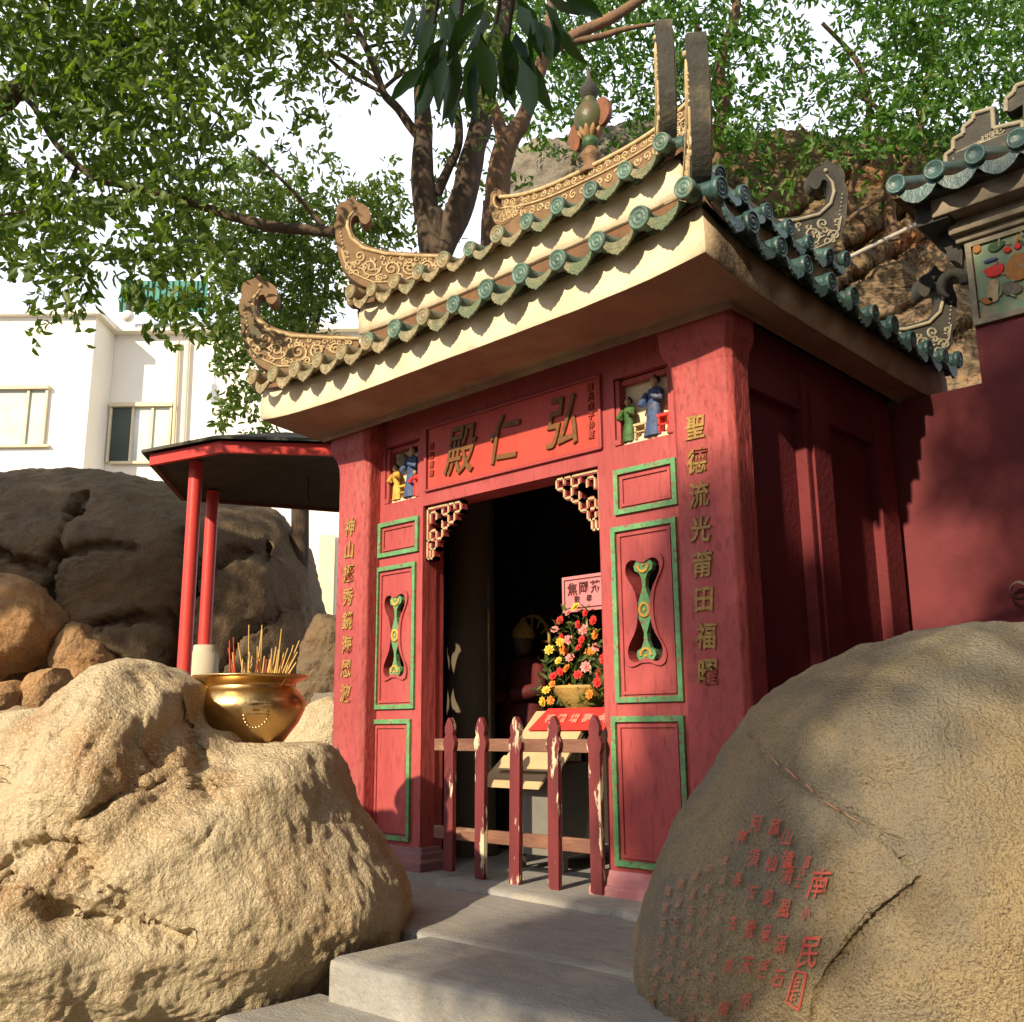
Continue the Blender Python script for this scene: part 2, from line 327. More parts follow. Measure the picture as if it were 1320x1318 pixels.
wall = plate2d([[(XL, .0), (DL, .0), (DL, 2.24), (DR, 2.24), (DR, .0), (XR, .0), (XR, 2.9), (XL, 2.9)]]+holes[1:], .12)
MB().addmesh(wall, Matrix.Translation((0, D+.06, 0)) @ FACE).build('front_wall', REDF, S)
# back of door jamb thicker red reveal
MB().box((DL-.09, D+.121, .0), (DL-.006, D+.19, 2.24)).box((DR+.006, D+.121, .0), (DR+.09, D+.19, 2.24)).box((DL-.09, D+.121, 2.246), (DR+.09, D+.19, 2.5)).build('door_frame', REDF, S)
# side, rear walls and pilasters
sw = MB().box((-2.46, 4.18, 0), (-2.38, 6.0, 2.86))
for a, b in ((4.80, 5.12), (5.74, 6.0)): sw.bbox((-2.42, a, 0), (-2.315, b, 2.72), .012)
sw.box((-2.44, 4.25, 2.5), (-2.335, 6.0, 2.86)); sw.box((-2.42, 4.25, 0), (-2.34, 6.0, .35)); sw.box((-2.39, 4.86, .4), (-2.30, 5.06, 2.6))
sw.build('side_wall', REDSHADE, S)
MB().box((-5.42, 4.2, 0), (-5.34, 6.0, 2.86)).build('side_wall', REDSHADE, S)
MB().box((-5.42, 5.96, 0), (-2.38, 6.02, 2.86)).build('rear_wall', REDSHADE, S)
MB().box((-5.335, 4.3, .0), (-5.32, 5.95, 2.8)).box((-5.33, 5.93, 0), (-2.47, 5.955, 2.8)).box((-2.475, 4.3, 0), (-2.462, 5.95, 2.8)).box((-5.33, 4.3, 2.76), (-2.47, 5.95, 2.79)).build('interior_lining', DIMWALL, S)
def rstack(lv):
    mb = MB(); rs = []
    for z, x0, x1, y0, y1, c in lv:
        rs.append([(x0+c, y0, z), (x1-c, y0, z), (x1, y0+c, z), (x1, y1-c, z), (x1-c, y1, z), (x0+c, y1, z), (x0, y1-c, z), (x0, y0+c, z)])
    mb.rings(rs, True, (True, True), False); return mb
def pillar(x0, x1, y0=4.05, y1=4.26):
    lv = []
    for z, e in ((0, .0), (.6, .0), (1.3, .002), (2.0, 0), (2.52, .0), (2.60, .004), (2.66, .018), (2.70, .038), (2.72, .045), (2.83, .05), (2.87, .05)):
        lv.append((z, x0-e, x1+e, y0-e, y1, .03))
    return rstack(lv)
p1 = pillar(-5.445, -5.115).build('pillar', RED, S); p2 = pillar(-2.67, -2.32).build('pillar', RED, S)
for p in (p1, p2): bevel(p, .008)
# couplets
def column(txt, cx, y, z0, z1, size, m, par, name='gilt_character'):
    nn = len(txt)
    for i, ch in enumerate(txt):
        gl = glyph(ch, size, .006, size*.02)
        M = Matrix.Translation((cx, y, z0+(z1-z0)*i/(nn-1))) @ FACE @ Matrix.Rotation(random.uniform(-.05, .05), 4, 'Z') @ Matrix(((.92, .08, 0, 0), (0, 1.05, 0, 0), (0, 0, 1, 0), (0, 0, 0, 1)))
        MB().addmesh(gl, M).build(name, m, par, fix=False)
column('聖德流光莆田福曜', -2.525, 4.046, 2.28, 1.08, .125, GOLD, p2)
column('神山挺秀鏡海恩波', -5.28, 4.046, 2.17, 1.06, .12, GOLD, p1)
# banner with moulding
bn = MB().box((-4.62, D-.008, 2.345), (-3.225, D-.001, 2.742)).build('name_board', REDB, S)
fr = MB()
for a in [(-4.65, -3.2, 2.325, 2.34), (-4.65, -3.2, 2.745, 2.76)]: fr.bbox((a[0], D-.022, a[2]), (a[1], D-.0005, a[3]), .004)
for a in [(-4.655, -4.635), (-3.215, -3.195)]: fr.bbox((a[0], D-.022, 2.33), (a[1], D-.0008, 2.76), .004)
fr.build('moulding', REDF, bn)
for ch, x, zz, s, r in (('殿', -4.31, 2.54, .34, .02), ('仁', -3.93, 2.54, .32, .06), ('弘', -3.46, 2.545, .33, .04)):
    gl = glyph(ch, s, .006, -.001, .005)
    MB().addmesh(gl, Matrix.Translation((x, D-.014, zz)) @ FACE @ Matrix.Rotation(-r, 4, 'Z') @ Matrix(((.8, .16, 0, 0), (0, 1.02, 0, 0), (0, 0, 1, 0), (0, 0, 0, 1)))).build('carved_character', CARVE, bn, fix=False)
column('道光戊子仲夏', -3.265, D-.012, 2.70, 2.42, .045, mat('faint_char', (.3, .05, .03), bump=.1), bn, 'small_character')
column('眾信重修', -4.585, D-.012, 2.62, 2.44, .045, MATS['faint_char'], bn, 'small_character')
# green frames and panels
def gframe(x0, x1, z0, z1, w_=.028):
    me = plate2d([rect(x0, x1, z0, z1), rect(x0+w_, x1-w_, z0+w_, z1-w_)], .018)
    o = MB().addmesh(me, Matrix.Translation((0, D-.010, 0)) @ FACE).build('panel_frame', GREEN, S); bevel(o, .003)
    me = plate2d([rect(x0+w_+.012, x1-w_-.012, z0+w_+.012, z1-w_-.012), rect(x0+w_+.028, x1-w_-.028, z0+w_+.028, z1-w_-.028)], .01)
    o2 = MB().addmesh(me, Matrix.Translation((0, D-.0055, 0)) @ FACE).build('inner_moulding', REDF, o); bevel(o2, .003)
    return o
for a in ((-5.115, -4.71, 1.947, 2.182), (-5.13, -4.735, .952, 1.882), (-5.15, -4.765, .155, .888),
          (-3.125, -2.725, 1.94, 2.187), (-3.155, -2.74, .953, 1.876), (-3.19, -2.745, .15, .884)): gframe(*a)
for cx, wt, zz0, zz1 in ((-4.935, .105, 1.15, 1.69), (-2.96, .11, 1.15, 1.69)):
    out = [(x+.022*(1 if x > cx else -1)*min(1, abs(x-cx)/.03), z+.022*(1 if z > 1.42 else -1)*min(1, abs(z-1.42)/.18)) for x, z in hour(cx, zz0, zz1, wt, 0)]
    o = MB().addmesh(plate2d([out, hour(cx, zz0, zz1, wt, 0)], .012), Matrix.Translation((0, D-.0065, 0)) @ FACE).build('opening_rim', REDF, S); bevel(o, .005)
    h = zz1-zz0
    pr = [(0.0, .1), (.03, .42), (.07, .55), (.115, .5), (.14, .26), (.2, .12), (.28, .08), (.36, .22), (.43, .36), (.5, .4), (.57, .36), (.64, .22), (.72, .08), (.8, .12), (.86, .26), (.885, .5), (.93, .55), (.97, .42), (1., .1)]
    poly = [(cx+wt*k, zz0+h*t) for t, k in pr]+[(cx-wt*k, zz0+h*t) for t, k in pr[::-1]]
    o = MB().addmesh(plate2d([poly], .03), Matrix.Translation((0, D+.012, 0)) @ FACE).build('carved_ornament', GREEN, S); bevel(o, .006)
    for zc, r, a0, a1 in ((1.42, .03, 0, 2*math.pi), (zz1-.035, .032, math.pi, 2*math.pi), (zz0+.035, .032, 0, math.pi)):
        ym = MB(); ym.tube([(cx+r*math.cos(a0+(a1-a0)*i/14), D-.005, zc+r*math.sin(a0+(a1-a0)*i/14)*1.15) for i in range(15)], .009, 6)
        ym.ball((cx, D-.004, zc), .009, 8, 5); ym.build('yellow_ring', YELL, o)
# plinths
for x0, x1, m in ((-5.2, -4.665, PLINTH), (-3.265, -2.6, PLINTHR)):
    y1 = D+.13
    lv = [(z, x0-e, x1+e, D-e, y1+(e if x0 < -4 else 0), .006) for z, e in ((-.02, .065), (.042, .065), (.052, .058), (.06, .042), (.09, .036), (.105, .02), (.125, .016), (.126, .0))]
    bevel(rstack(lv).build('plinth', m, S), .004)
rstack([(z, -5.47-e, -5.1+e, 4.03-e, 4.25, .006) for z, e in ((-.02, .05), (.05, .05), (.07, .02), (.13, .01))]).build('plinth', PLINTH, S)
rstack([(z, -2.69-e, -2.3+e, 4.03-e, 4.25, .006) for z, e in ((-.02, .05), (.05, .05), (.07, .02), (.13, .01))]).build('plinth', PLINTHR, S)

# niche reliefs
def figure(mb_parent, x, z, h, m, lean=0, y=D+.035):
    b = MB(); w_ = h*.17
    rs = []
    for t, k, l in ((0, 1.05, 0), (.1, .95, 0), (.35, .8, .0), (.55, .72, .02), (.7, .95, .04), (.8, .8, .05), (.84, .3, .05)):
        rs.append([(x+lean*h*t+w_*k*math.cos(a), y+w_*.55*k*math.sin(a), z+h*t) for a in [2*math.pi*i/12 for i in range(12)]])
    b.rings(rs, True, (True, True))
    b.tube([(x+lean*h*.75-w_*.8, y-.01, z+h*.74), (x+lean*h*.5-w_*1.1, y-.03, z+h*.55), (x-w_*.3, y-.045, z+h*.52)], [w_*.32, w_*.42, w_*.3], 7)
    b.tube([(x+lean*h*.75+w_*.8, y-.01, z+h*.74), (x+lean*h*.5+w_*1.15, y-.03, z+h*.58), (x+w_*.6, y-.045, z+h*.66)], [w_*.32, w_*.4, w_*.25], 7)
    o = b.build('figure', m, mb_parent)
    hx = x+lean*h*.9
    # no deeper level: head is blended in the same part through its own material slot
    hd = MB().ball((hx, y-.012, z+h*.915), h*.082, 10, 8, (.85, .9, 1.1)); n0 = len(o.data.polygons)
    return o, hd, (hx, y, z+h)
def relief(x0, x1, z0, z1, figs, extras):
    rp = MB().box((x0-.01, D+.075, z0-.01), (x1+.01, D+.10, z1+.01)).build('relief_panel', CREAM, S)
    base = MB()
    for i in range(9):
        base.ball((x0+(x1-x0)*(i+.5)/9, D+.05, z0+.012), .03, 8, 5, (1, .8, .7+.3*random.random()))
    base.build('rockery', CREAM, rp)
    for f in figs:
        o, hd, tp = figure(rp, *f)
        hd.build('face', SKINP, o); hair = MB(); hair.ball((tp[0], tp[1]+.008, tp[2]-f[2]*.03), f[2]*.075, 8, 6, (1, 1, .9)); hair.ball((tp[0]+.003, tp[1], tp[2]+f[2]*.03), f[2]*.035, 6, 5); hair.build('headdress', BLACKP, o)
    for m, fn, nm in extras:
        b = MB(); fn(b); b.build(nm, m, rp)
    fr = MB()
    for xx in (x0+.012, x1-.012):
        fr.bbox((xx-.014, D+.01, z0), (xx+.014, D+.07, z1), .004); fr.bbox((xx-.022, D-.004, z0), (xx+.022, D+.068, z0+.035), .006)
    fr.bbox((x0, D+.03, z1-.03), (x1, D+.07, z1), .004); fr.build('niche_surround', REDF, rp)
def chair(x, z, w_, h):
    def f(b):
        for dx in (0, w_): b.box((x+dx-.006, D+.02, z), (x+dx+.006, D+.06, z+h*.5))
        b.box((x-.008, D+.015, z+h*.45), (x+w_+.008, D+.065, z+h*.53)); b.box((x+w_-.008, D+.045, z+h*.5), (x+w_+.01, D+.065, z+h)); b.box((x-.004, D+.02, z+h*.22), (x+w_+.004, D+.03, z+h*.26))
    return f
relief(-5.065, -4.725, 2.312, 2.7, [(-4.985, 2.335, .24, YELL, -.05), (-4.855, 2.335, .33, BLUE, .12), (-4.79, 2.335, .17, CLOTHR, 0)],
       [(YELL, chair(-4.945, 2.335, .06, .17), 'stool'), (ROCKG, lambda b: [b.ball((-4.93+random.uniform(-.04, .04), D+.05, 2.6+random.uniform(-.04, .04)), .035, 8, 6) for _ in range(6)], 'tree_crown')])
relief(-3.11, -2.745, 2.325, 2.7, [(-3.05, 2.345, .24, FGRN, .05), (-2.89, 2.345, .32, BLUE, .1)],
       [(WOODL, chair(-2.995, 2.345, .07, .16), 'table'), (CLOTHR, chair(-2.84, 2.345, .06, .2), 'chair')])
# fretwork brackets
def fret(xc, zt, sgn):
    o = MB(); cr = MB(); g_ = .03
    L = [((0,0),(11,0)),((0,0),(0,-11)),((11,0),(11,-2)),((11,-2),(9,-2)),((9,-2),(9,-4)),((9,-4),(7,-4)),((7,0),(7,-2)),((7,-2),(5,-2)),((5,-2),(5,-1)),((9,0),(9,-1)),
         ((7,-4),(7,-5)),((7,-5),(5,-5)),((5,-5),(5,-3)),((5,-3),(3,-3)),((3,-3),(3,-1)),((3,-1),(1,-1)),((1,-1),(1,-3)),((5,-5),(5,-7)),((5,-7),(3,-7)),((3,-7),(3,-5)),((3,-5),(1,-5)),
         ((1,-5),(1,-7)),((3,-7),(3,-9)),((3,-9),(1,-9)),((1,-9),(1,-8)),((1,-9),(1,-11)),((0,-11),(2,-11)),((2,-11),(2,-9)),((0,-7),(2,-7)),((7,-2),(7,-4)),((3,-3),(5,-3))]
    for (a, b), (c, d) in L:
        a, c = a*g_*.93, c*g_*.93; b, d = b*g_, d*g_
        for mbx, hw, y0, y1 in ((o, .0125, D+.03, D+.075), (cr, .0055, D+.024, D+.0305)):
            x0, x1 = sorted((xc+sgn*a, xc+sgn*c)); z0, z1 = sorted((zt+b, zt+d))
            mbx.box((x0-hw, y0, z0-hw), (x1+hw, y1, z1+hw))
    q = o.build('fretwork_bracket', REDF, S); cr.build('gilt_edge', SCR, q)
fret(DL+.016, 2.222, 1); fret(DR-.016, 2.222, -1)

# ---- roof
def ring(x0, x1, y0, y1, z, lift=0., n=24, outx=0.):
    P = []
    def lf(t): return lift*abs(2*t-1)**5
    for i in range(n): t = i/n; P.append((x0+(x1-x0)*t, y0, z+lf(t)))
    for i in range(n): t = i/n; P.append((x1, y0+(y1-y0)*t, z+lf(t)))
    for i in range(n): t = i/n; P.append((x1-(x1-x0)*t, y1, z+lf(t)))
    for i in range(n): t = i/n; P.append((x0, y1-(y1-y0)*t, z+lf(t)))
    return P
def wob(P, a=.006): return [(p[0]+a*noise.noise(Vector(p)*6), p[1]+a*noise.noise(Vector(p)*6+Vector((9, 0, 0))), p[2]+a*noise.noise(Vector(p)*6+Vector((0, 9, 0)))) for p in P]
EX0, EX1, EY0, EY1 = -5.66, -2.12, 3.55, 6.5
rs = [ring(-5.52, -2.25, 3.97, 6.05, 2.80), ring(-5.52, -2.25, 3.96, 6.06, 2.838, n=24)]
for t in (0.0, .25, .5, .75, .93):
    rs.append(wob(ring(-5.52+(EX0+.02+5.52)*t, -2.25+(EX1-.02+2.25)*t, 3.96+(EY0+.02-3.96)*t, 6.06+(EY1-.02-6.06)*t, 2.842-.012*math.sin(t*math.pi)+.012*t, .05*t), .003))
rs.append(wob(ring(EX0+.008, EX1-.008, EY0+.008, EY1-.008, 2.848, .055), .003))
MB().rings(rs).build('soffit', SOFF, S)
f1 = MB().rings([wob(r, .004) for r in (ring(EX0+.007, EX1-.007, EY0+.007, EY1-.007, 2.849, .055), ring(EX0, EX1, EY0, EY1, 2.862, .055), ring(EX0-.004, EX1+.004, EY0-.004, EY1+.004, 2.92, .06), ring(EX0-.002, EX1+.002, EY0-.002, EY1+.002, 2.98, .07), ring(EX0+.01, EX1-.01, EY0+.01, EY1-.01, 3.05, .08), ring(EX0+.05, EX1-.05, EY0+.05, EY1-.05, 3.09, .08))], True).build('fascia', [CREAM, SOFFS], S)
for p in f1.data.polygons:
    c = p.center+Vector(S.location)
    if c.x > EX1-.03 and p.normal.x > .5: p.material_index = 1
UX0, UX1, UY0, UY1 = -5.31, -2.57, 4.10, 5.96
MB().rings([ring(EX0-.03, EX1+.03, EY0-.03, EY1+.03, 3.04, .085), ring(EX0-.03, EX1+.03, EY0-.03, EY1+.03, 3.065, .085), ring(UX0+.02, UX1-.02, UY0+.02, UY1-.02, 3.32, .02), ring(UX0+.02, UX1-.02, UY0+.02, UY1-.02, 3.575, .02)]).build('roof_bed', BED, S)
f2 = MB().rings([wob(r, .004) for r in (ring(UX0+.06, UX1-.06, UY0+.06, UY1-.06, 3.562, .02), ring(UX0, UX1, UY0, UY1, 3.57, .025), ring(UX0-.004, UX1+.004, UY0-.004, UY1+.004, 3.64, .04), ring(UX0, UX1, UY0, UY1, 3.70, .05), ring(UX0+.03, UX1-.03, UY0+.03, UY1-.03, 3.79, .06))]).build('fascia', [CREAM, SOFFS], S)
RX0, RX1, RY, RZ = -4.75, -3.07, 5.03, 4.27
MB().rings([ring(UX0-.04, UX1+.04, UY0-.04, UY1+.04, 3.735, .075), ring(UX0-.04, UX1+.04, UY0-.04, UY1+.04, 3.76, .075), ring(RX0, RX1, RY-.05, RY+.05, RZ)], True, (False, True)).build('roof_bed', BED, S)
def tiles(x0, x1, y0, y1, ix0, ix1, iy0, iy1, z0, z1, lift, nf, ns, m, md, zt=3.0):
    sides = [((x0, y0), (x1, y0), (0, 1), iy0-y0, ix0-x0, x1-ix1, nf), ((x1, y0), (x1, y1), (-1, 0), x1-ix1, iy0-y0, y1-iy1, ns),
             ((x1, y1), (x0, y1), (0, -1), y1-iy1, x1-ix1, ix0-x0, nf), ((x0, y1), (x0, y0), (1, 0), ix0-x0, y1-iy1, iy0-y0, ns)]
    for si, (a, b, nn, R, ca, cb, cnt) in enumerate(sides):
        a = Vector((*a, 0)); b = Vector((*b, 0)); L = (b-a).length; d = (b-a)/L; nn = Vector((*nn, 0))
        T = MB(); Dd = MB()
        for i in range(cnt+1):
            s = L*i/cnt; s_ = min(max(s, .001), L-.001)
            t = s/L; ze = z0+lift*abs(2*t-1)**5+random.uniform(-.004, .004)
            run = R*min(1, s_/max(ca, .01), (L-s_)/max(cb, .01)); run = max(run, .06)
            sl_ = (z1-z0)/R
            e = a+d*s-nn*.10+Vector((0, 0, ze))
            # eave end is flatter, then climbs
            pts = [e+nn*q+Vector((0, 0, h)) for q, h in ([(0, 0), (.12, .01), (.07+run*.5+.06, sl_*run*.5), (.07+run, sl_*run)] if run > .16 else [(0, 0), (.07+run*.8, sl_*run*.4)])]
            T.tube(pts, .045, 12); 
            ax = (pts[1]-pts[0]).normalized(); jr = random.uniform(.84, .98)
            c = e-ax*.012+Vector((0, 0, random.uniform(-.006, .006)))
            up = ax.cross(d)
            rr = [(0.001, -.013), (.012*jr, -.013), (.016*jr, -.009), (.022*jr, -.009), (.026*jr, -.0125), (.033*jr, -.0125), (.037*jr, -.009), (.046*jr, -.009), (.049*jr, -.014), (.057*jr, -.013), (.060*jr, -.004), (.060*jr, .02), (.05*jr, .024)]
            R_ = [[c+ax*k+(d*math.cos(2*math.pi*j/20)+up*math.sin(2*math.pi*j/20))*r for j in range(20)] for r, k in rr]
            T.rings(R_, True, (True, True))
            if i < cnt:
                pt = L/cnt; m_ = a+d*(s+pt/2)-nn*.09; t = (s+pt/2)/L; zc = z0+lift*abs(2*t-1)**5-.012
                hw = pt*.37; poly = []
                for k in range(13):
                    u = -1+2*k/12; poly.append((hw*u, -.045*(1-u*u)))
                for u, q in ((1.0, -.03), (.95, -.065), (.82, -.095), (.74, -.10), (.62, -.122), (.5, -.126), (.34, -.144), (.2, -.146), (0, -.165), (-.2, -.146), (-.34, -.144), (-.5, -.126), (-.62, -.122), (-.74, -.10), (-.82, -.095), (-.95, -.065), (-1., -.03)): poly.append((hw*u, q*.78+.012))
                tl = random.uniform(.0, .3); m_ = m_+d*random.uniform(-.008, .008); zc += random.uniform(-.007, .007)
                def fn(u, v_, dd, m_=m_, zc=zc, d=d, nn=nn, tl=tl): p = m_+d*u+Vector((0, 0, zc+v_))+nn*(dd+(v_)*tl-.02); return p
                Dd.prism(poly, fn, 0, .014)
                # pan tile
                rows = []
                for q, h in ((-.022, -.004), (.16, .05), (.4, .4*sl_*.9)):
                    if q > run+.05: continue
                    rows.append([m_+d*(hw*u)+nn*q+Vector((0, 0, zc-.043*(1-u*u)+h)) for u in [-1+k/4 for k in range(9)]])
                if len(rows) > 1: T.rings(rows, close=False)
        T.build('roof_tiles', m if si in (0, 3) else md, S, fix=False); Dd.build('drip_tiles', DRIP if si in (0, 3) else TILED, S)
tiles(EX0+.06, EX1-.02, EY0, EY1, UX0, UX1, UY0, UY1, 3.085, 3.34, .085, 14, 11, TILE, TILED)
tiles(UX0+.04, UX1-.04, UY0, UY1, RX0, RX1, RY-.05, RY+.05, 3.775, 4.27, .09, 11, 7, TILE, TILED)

# ---- horned ridge ends
def smooth_poly(P, it=2):
    for _ in range(it):
        Q = []
        for i in range(len(P)):
            a, b = P[i], P[(i+1) % len(P)]
            Q += [(a[0]*.75+b[0]*.25, a[1]*.75+b[1]*.25), (a[0]*.25+b[0]*.75, a[1]*.25+b[1]*.75)]
        P = Q
    return P
HTOP = [(-.66, .41), (-.44, .415), (-.2, .43), (-.05, .475), (.03, .55), (.055, .63), (.04, .70), (.0, .715), (-.015, .66), (-.055, .63), (-.095, .68), (-.085, .755), (-.04, .80), (.012, .812), (.045, .88), (.07, .825), (.14, .81), (.162, .76), (.15, .70), (.175, .64), (.16, .56), (.145, .45), (.12, .33), (.05, .22), (-.05, .15), (-.2, .12), (-.4, .2), (-.66, .3)]
def spiral(c, r0, r1, a0, turns, n=18): return [(c[0]+(r0+(r1-r0)*i/n)*math.cos(a0+turns*2*math.pi*i/n), c[1]+(r0+(r1-r0)*i/n)*math.sin(a0+turns*2*math.pi*i/n)) for i in range(n+1)]
def horn(corner, ang, zb, m, scale=1., th=.055, cap=SCR):
    u = Vector((math.cos(ang), math.sin(ang), 0)); nrm = Vector((-u.y, u.x, 0)); c0 = Vector((*corner, zb))
    def fn(s, z, d): return c0+u*s*scale+nrm*d+Vector((0, 0, z*scale))
    P = smooth_poly(HTOP, 2); me = plate2d([P], th*2)
    M = Matrix.Identity(4)
    for i in range(3): M[i][0] = u[i]*scale; M[i][1] = (0, 0, scale)[i]; M[i][2] = nrm[i]
    M.translation = c0
    h = MB().addmesh(me, M).build('ridge_horn', m, S); bevel(h, .012, 2)
    sc_ = MB()
    inner = [(-.66, .385), (-.44, .39), (-.2, .405), (-.04, .45), (.045, .53), (.075, .62), (.068, .69), (.03, .745)]
    for sd in (-1, 1):
        y = sd*(th+.002)
        sc_.tube([fn(a, b, y) for a, b in inner], [.014*scale]*6+[.01, .004], 6)
        for c, r, a0, tr in (((-.5, .31), .045, 0, 1.5), ((-.38, .30), .055, 2, -1.6), ((-.25, .29), .065, .5, 1.7), ((-.1, .30), .075, 1.2, -1.7), ((-.02, .385), .04, 3, 1.3), ((-.17, .215), .03, 1, 1.2), ((-.31, .225), .028, 2, -1.3), ((.05, .30), .04, 2, 1.2), ((.075, .40), .03, 4, -1.)):
            sc_.tube([fn(a, b, y) for a, b in spiral(c, .006, r, a0, tr)], .0085*scale, 5)
        rs_ = random.Random(5)
        for k in range(34):
            a = -.6+.66*k/34+rs_.uniform(-.01, .01); lo = .20 if a > -.3 else .29; hi = .375+max(0, a+.1)*.3; bq = rs_.uniform(lo, hi)
            sc_.tube([fn(p_, q_, y) for p_, q_ in spiral((a, bq), .003, rs_.uniform(.016, .028), rs_.uniform(0, 6), rs_.choice((-.9, .9)), 9)], .0075*scale, 5)
        for k in range(10):
            a = .09+.012*k; sc_.ball(tuple(fn(a*.5+.03, .33+.03*k, y)), .008*scale, 5, 4)
        sc_.tube([fn(a, b, y) for a, b in ((-.46, .25), (-.3, .19), (-.12, .185), (.02, .25), (.085, .34), (.11, .44))], .008*scale, 5)
        sc_.ball(tuple(fn(.03, .775, y)), .016*scale, 8, 5)
    sc_.build('scroll_relief', cap, h)
    return h
q = math.pi/4
SCRD = mat('scroll_grey', (.34, .3, .22), (.22, .19, .13), rough=.8, scale=20, bump=.2)
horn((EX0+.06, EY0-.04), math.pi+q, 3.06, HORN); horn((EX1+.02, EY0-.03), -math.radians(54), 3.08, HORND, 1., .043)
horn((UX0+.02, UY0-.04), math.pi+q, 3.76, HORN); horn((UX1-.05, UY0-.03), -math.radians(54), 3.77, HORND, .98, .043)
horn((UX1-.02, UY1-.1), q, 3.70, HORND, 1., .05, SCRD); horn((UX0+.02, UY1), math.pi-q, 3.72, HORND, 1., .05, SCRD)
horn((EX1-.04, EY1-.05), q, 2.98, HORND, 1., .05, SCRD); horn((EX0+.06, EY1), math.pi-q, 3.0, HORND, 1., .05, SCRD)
# hip ridges
for (a, b) in (((UX0, UY0), (RX0, RY)), ((UX1, UY0), (RX1, RY)), ((UX0, UY1), (RX0, RY)), ((UX1, UY1), (RX1, RY))):
    hp = MB(); hp.tube([(a[0], a[1], 3.86), ((a[0]+b[0])/2, (a[1]+b[1])/2, 4.06), (b[0], b[1], 4.33)], .06, 8); hp.build('hip_ridge', HORND, S)
# main ridge with curled ends
prof = []
def rt(x): t = (x+3.89)/.94; return 4.70+.16*max(0, abs(t)-.0)**3
xs = [-4.73+i*(1.68/24) for i in range(25)]
top = [(x, rt(x)) for x in xs]; bot = [(x, 4.5) for x in xs[::-1]]
poly = top+[(x, 4.18) for x in (xs[-1], xs[0])]
rg = MB().addmesh(plate2d([poly], .09), Matrix.Translation((0, RY, 0)) @ FACE).build('main_ridge', HORN, S); bevel(rg, .008)
sr = MB()
for i in range(20):
    x = -4.66+i*.08; sr.tube([(a, RY-.047, b) for a, b in spiral((x, rt(x)-.16), .004, .034, i*2, 1.3 if i % 2 else -1.3, 12)], .008, 5)
sr.tube([(x, RY-.05, rt(x)-.012) for x in [-4.74+i*.0708 for i in range(25)]], .016, 6); sr.tube([(x, RY-.05, rt(x)-.10) for x in [-4.7+i*.0675 for i in range(25)]], .008, 6)
for i in range(22):
    x = -4.68+i*.075; sr.tube([(a, RY-.047, b) for a, b in spiral((x, rt(x)-.055), .004, .03, i, 1.4 if i % 2 else -1.4, 12)], .007, 5)
sr.build('scroll_relief', SCR, rg)
horn((-4.77, RY), math.pi, 4.50, HORN, .47, .05); horn((-3.01, RY), 0, 4.50, HORND, .47, .05)
# gourd finial
GX = -3.89
gf = MB().lathe([(.085, 0), (.09, .03), (.06, .06), (.045, .10), (.07, .13), (.075, .16), (.05, .19), (.04, .21)], (GX, RY, 4.66)).build('finial_base', mat('finial_brown', (.26, .14, .07), (.15, .09, .045), rough=.5, scale=20, bump=.5), S)
MB().lathe([(.03, .20), (.055, .235), (.062, .26), (.05, .29), (.03, .31)], (GX, RY, 4.66)).build('finial_ring', mat('finial_green', (.06, .14, .05), (.03, .06, .025), rough=.4, scale=20, bump=.3), gf)
fl_ = MB()
for i in range(10):
    a = i*math.pi/5; fl_.tube([(GX+.03*math.cos(a), RY+.03*math.sin(a), 4.95), (GX+.075*math.cos(a), RY+.075*math.sin(a), 4.985), (GX+.085*math.cos(a), RY+.085*math.sin(a), 5.02)], [.02, .022, .008], 6)
fl_.build('petal_ring', mat('petal_tan', (.42, .25, .11), (.24, .14, .07), rough=.6, scale=25), gf)
MB().lathe([(.04, .30), (.075, .33), (.105, .38), (.115, .44), (.105, .50), (.07, .55), (.045, .575), (.055, .59), (.04, .61)], (GX, RY, 4.66)).build('gourd_bulb', mat('gourd_glaze', (.06, .10, .045), (.13, .08, .04), rough=.35, scale=12, bump=.2), gf)
MB().lathe([(.035, .60), (.06, .63), (.068, .67), (.055, .71), (.03, .74), (.018, .78), (.008, .86), (.001, .92)], (GX, RY, 4.66)).build('gourd_tip', HORND, gf)
for sg, zz, hh in ((1, 5.10, .12), (-1, 5.0, .12)):
    hm = MB(); hm.prism(smooth_poly([(.07*sg, zz+.1), (.15*sg, zz+.12), (.19*sg, zz+.03), (.185*sg, zz-.06), (.11*sg, zz-.12), (.08*sg, zz-.05)], 2), lambda a, b, d: (GX+a, RY+d, b), -.02, .02)
    hm.build('finial_scroll', mat('finial_red', (.26, .09, .04), (.13, .06, .03), rough=.5, scale=12) if sg == 1 else MATS['finial_red'], gf)

# ================================================================== FENCE
FY = 4.10
FN = thing('picket_fence', 'low wooden picket fence with peeling dark red paint across the doorway', 'fence', (-3.85, FY, 0))
def picket(x, zb, tilt=0):
    w2 = .036; P = [(-w2, zb), (w2, zb), (w2*1.02, .60), (w2*1.02, .70), (w2*1.28, .725), (w2*1.35, .75), (w2*1.1, .775), (w2*.85, .79), (w2*1.0, .815), (w2*.95, .84), (w2*.6, .868), (w2*.3, .885), (0, .892)]
    P += [(-a, b) for a, b in P[-2:1:-1]]
    M = Matrix.Translation((x, FY, 0)) @ Matrix.Rotation(tilt, 4, 'Y') @ FACE
    o = MB().addmesh(plate2d([P], .028), M).build('picket', WOODP, FN); bevel(o, .003)
for x, zb, t in ((-4.345, .03, .008), (-4.09, .012, .012), (-3.825, .004, .022), (-3.545, .008, .018), (-3.26, .02, .01)): picket(x, zb, t)
for z in (.735, .235): MB().bbox((-4.5, FY+.017, z-.035), (-3.25, FY+.05, z+.035), .004).build('rail', WOODR, FN)

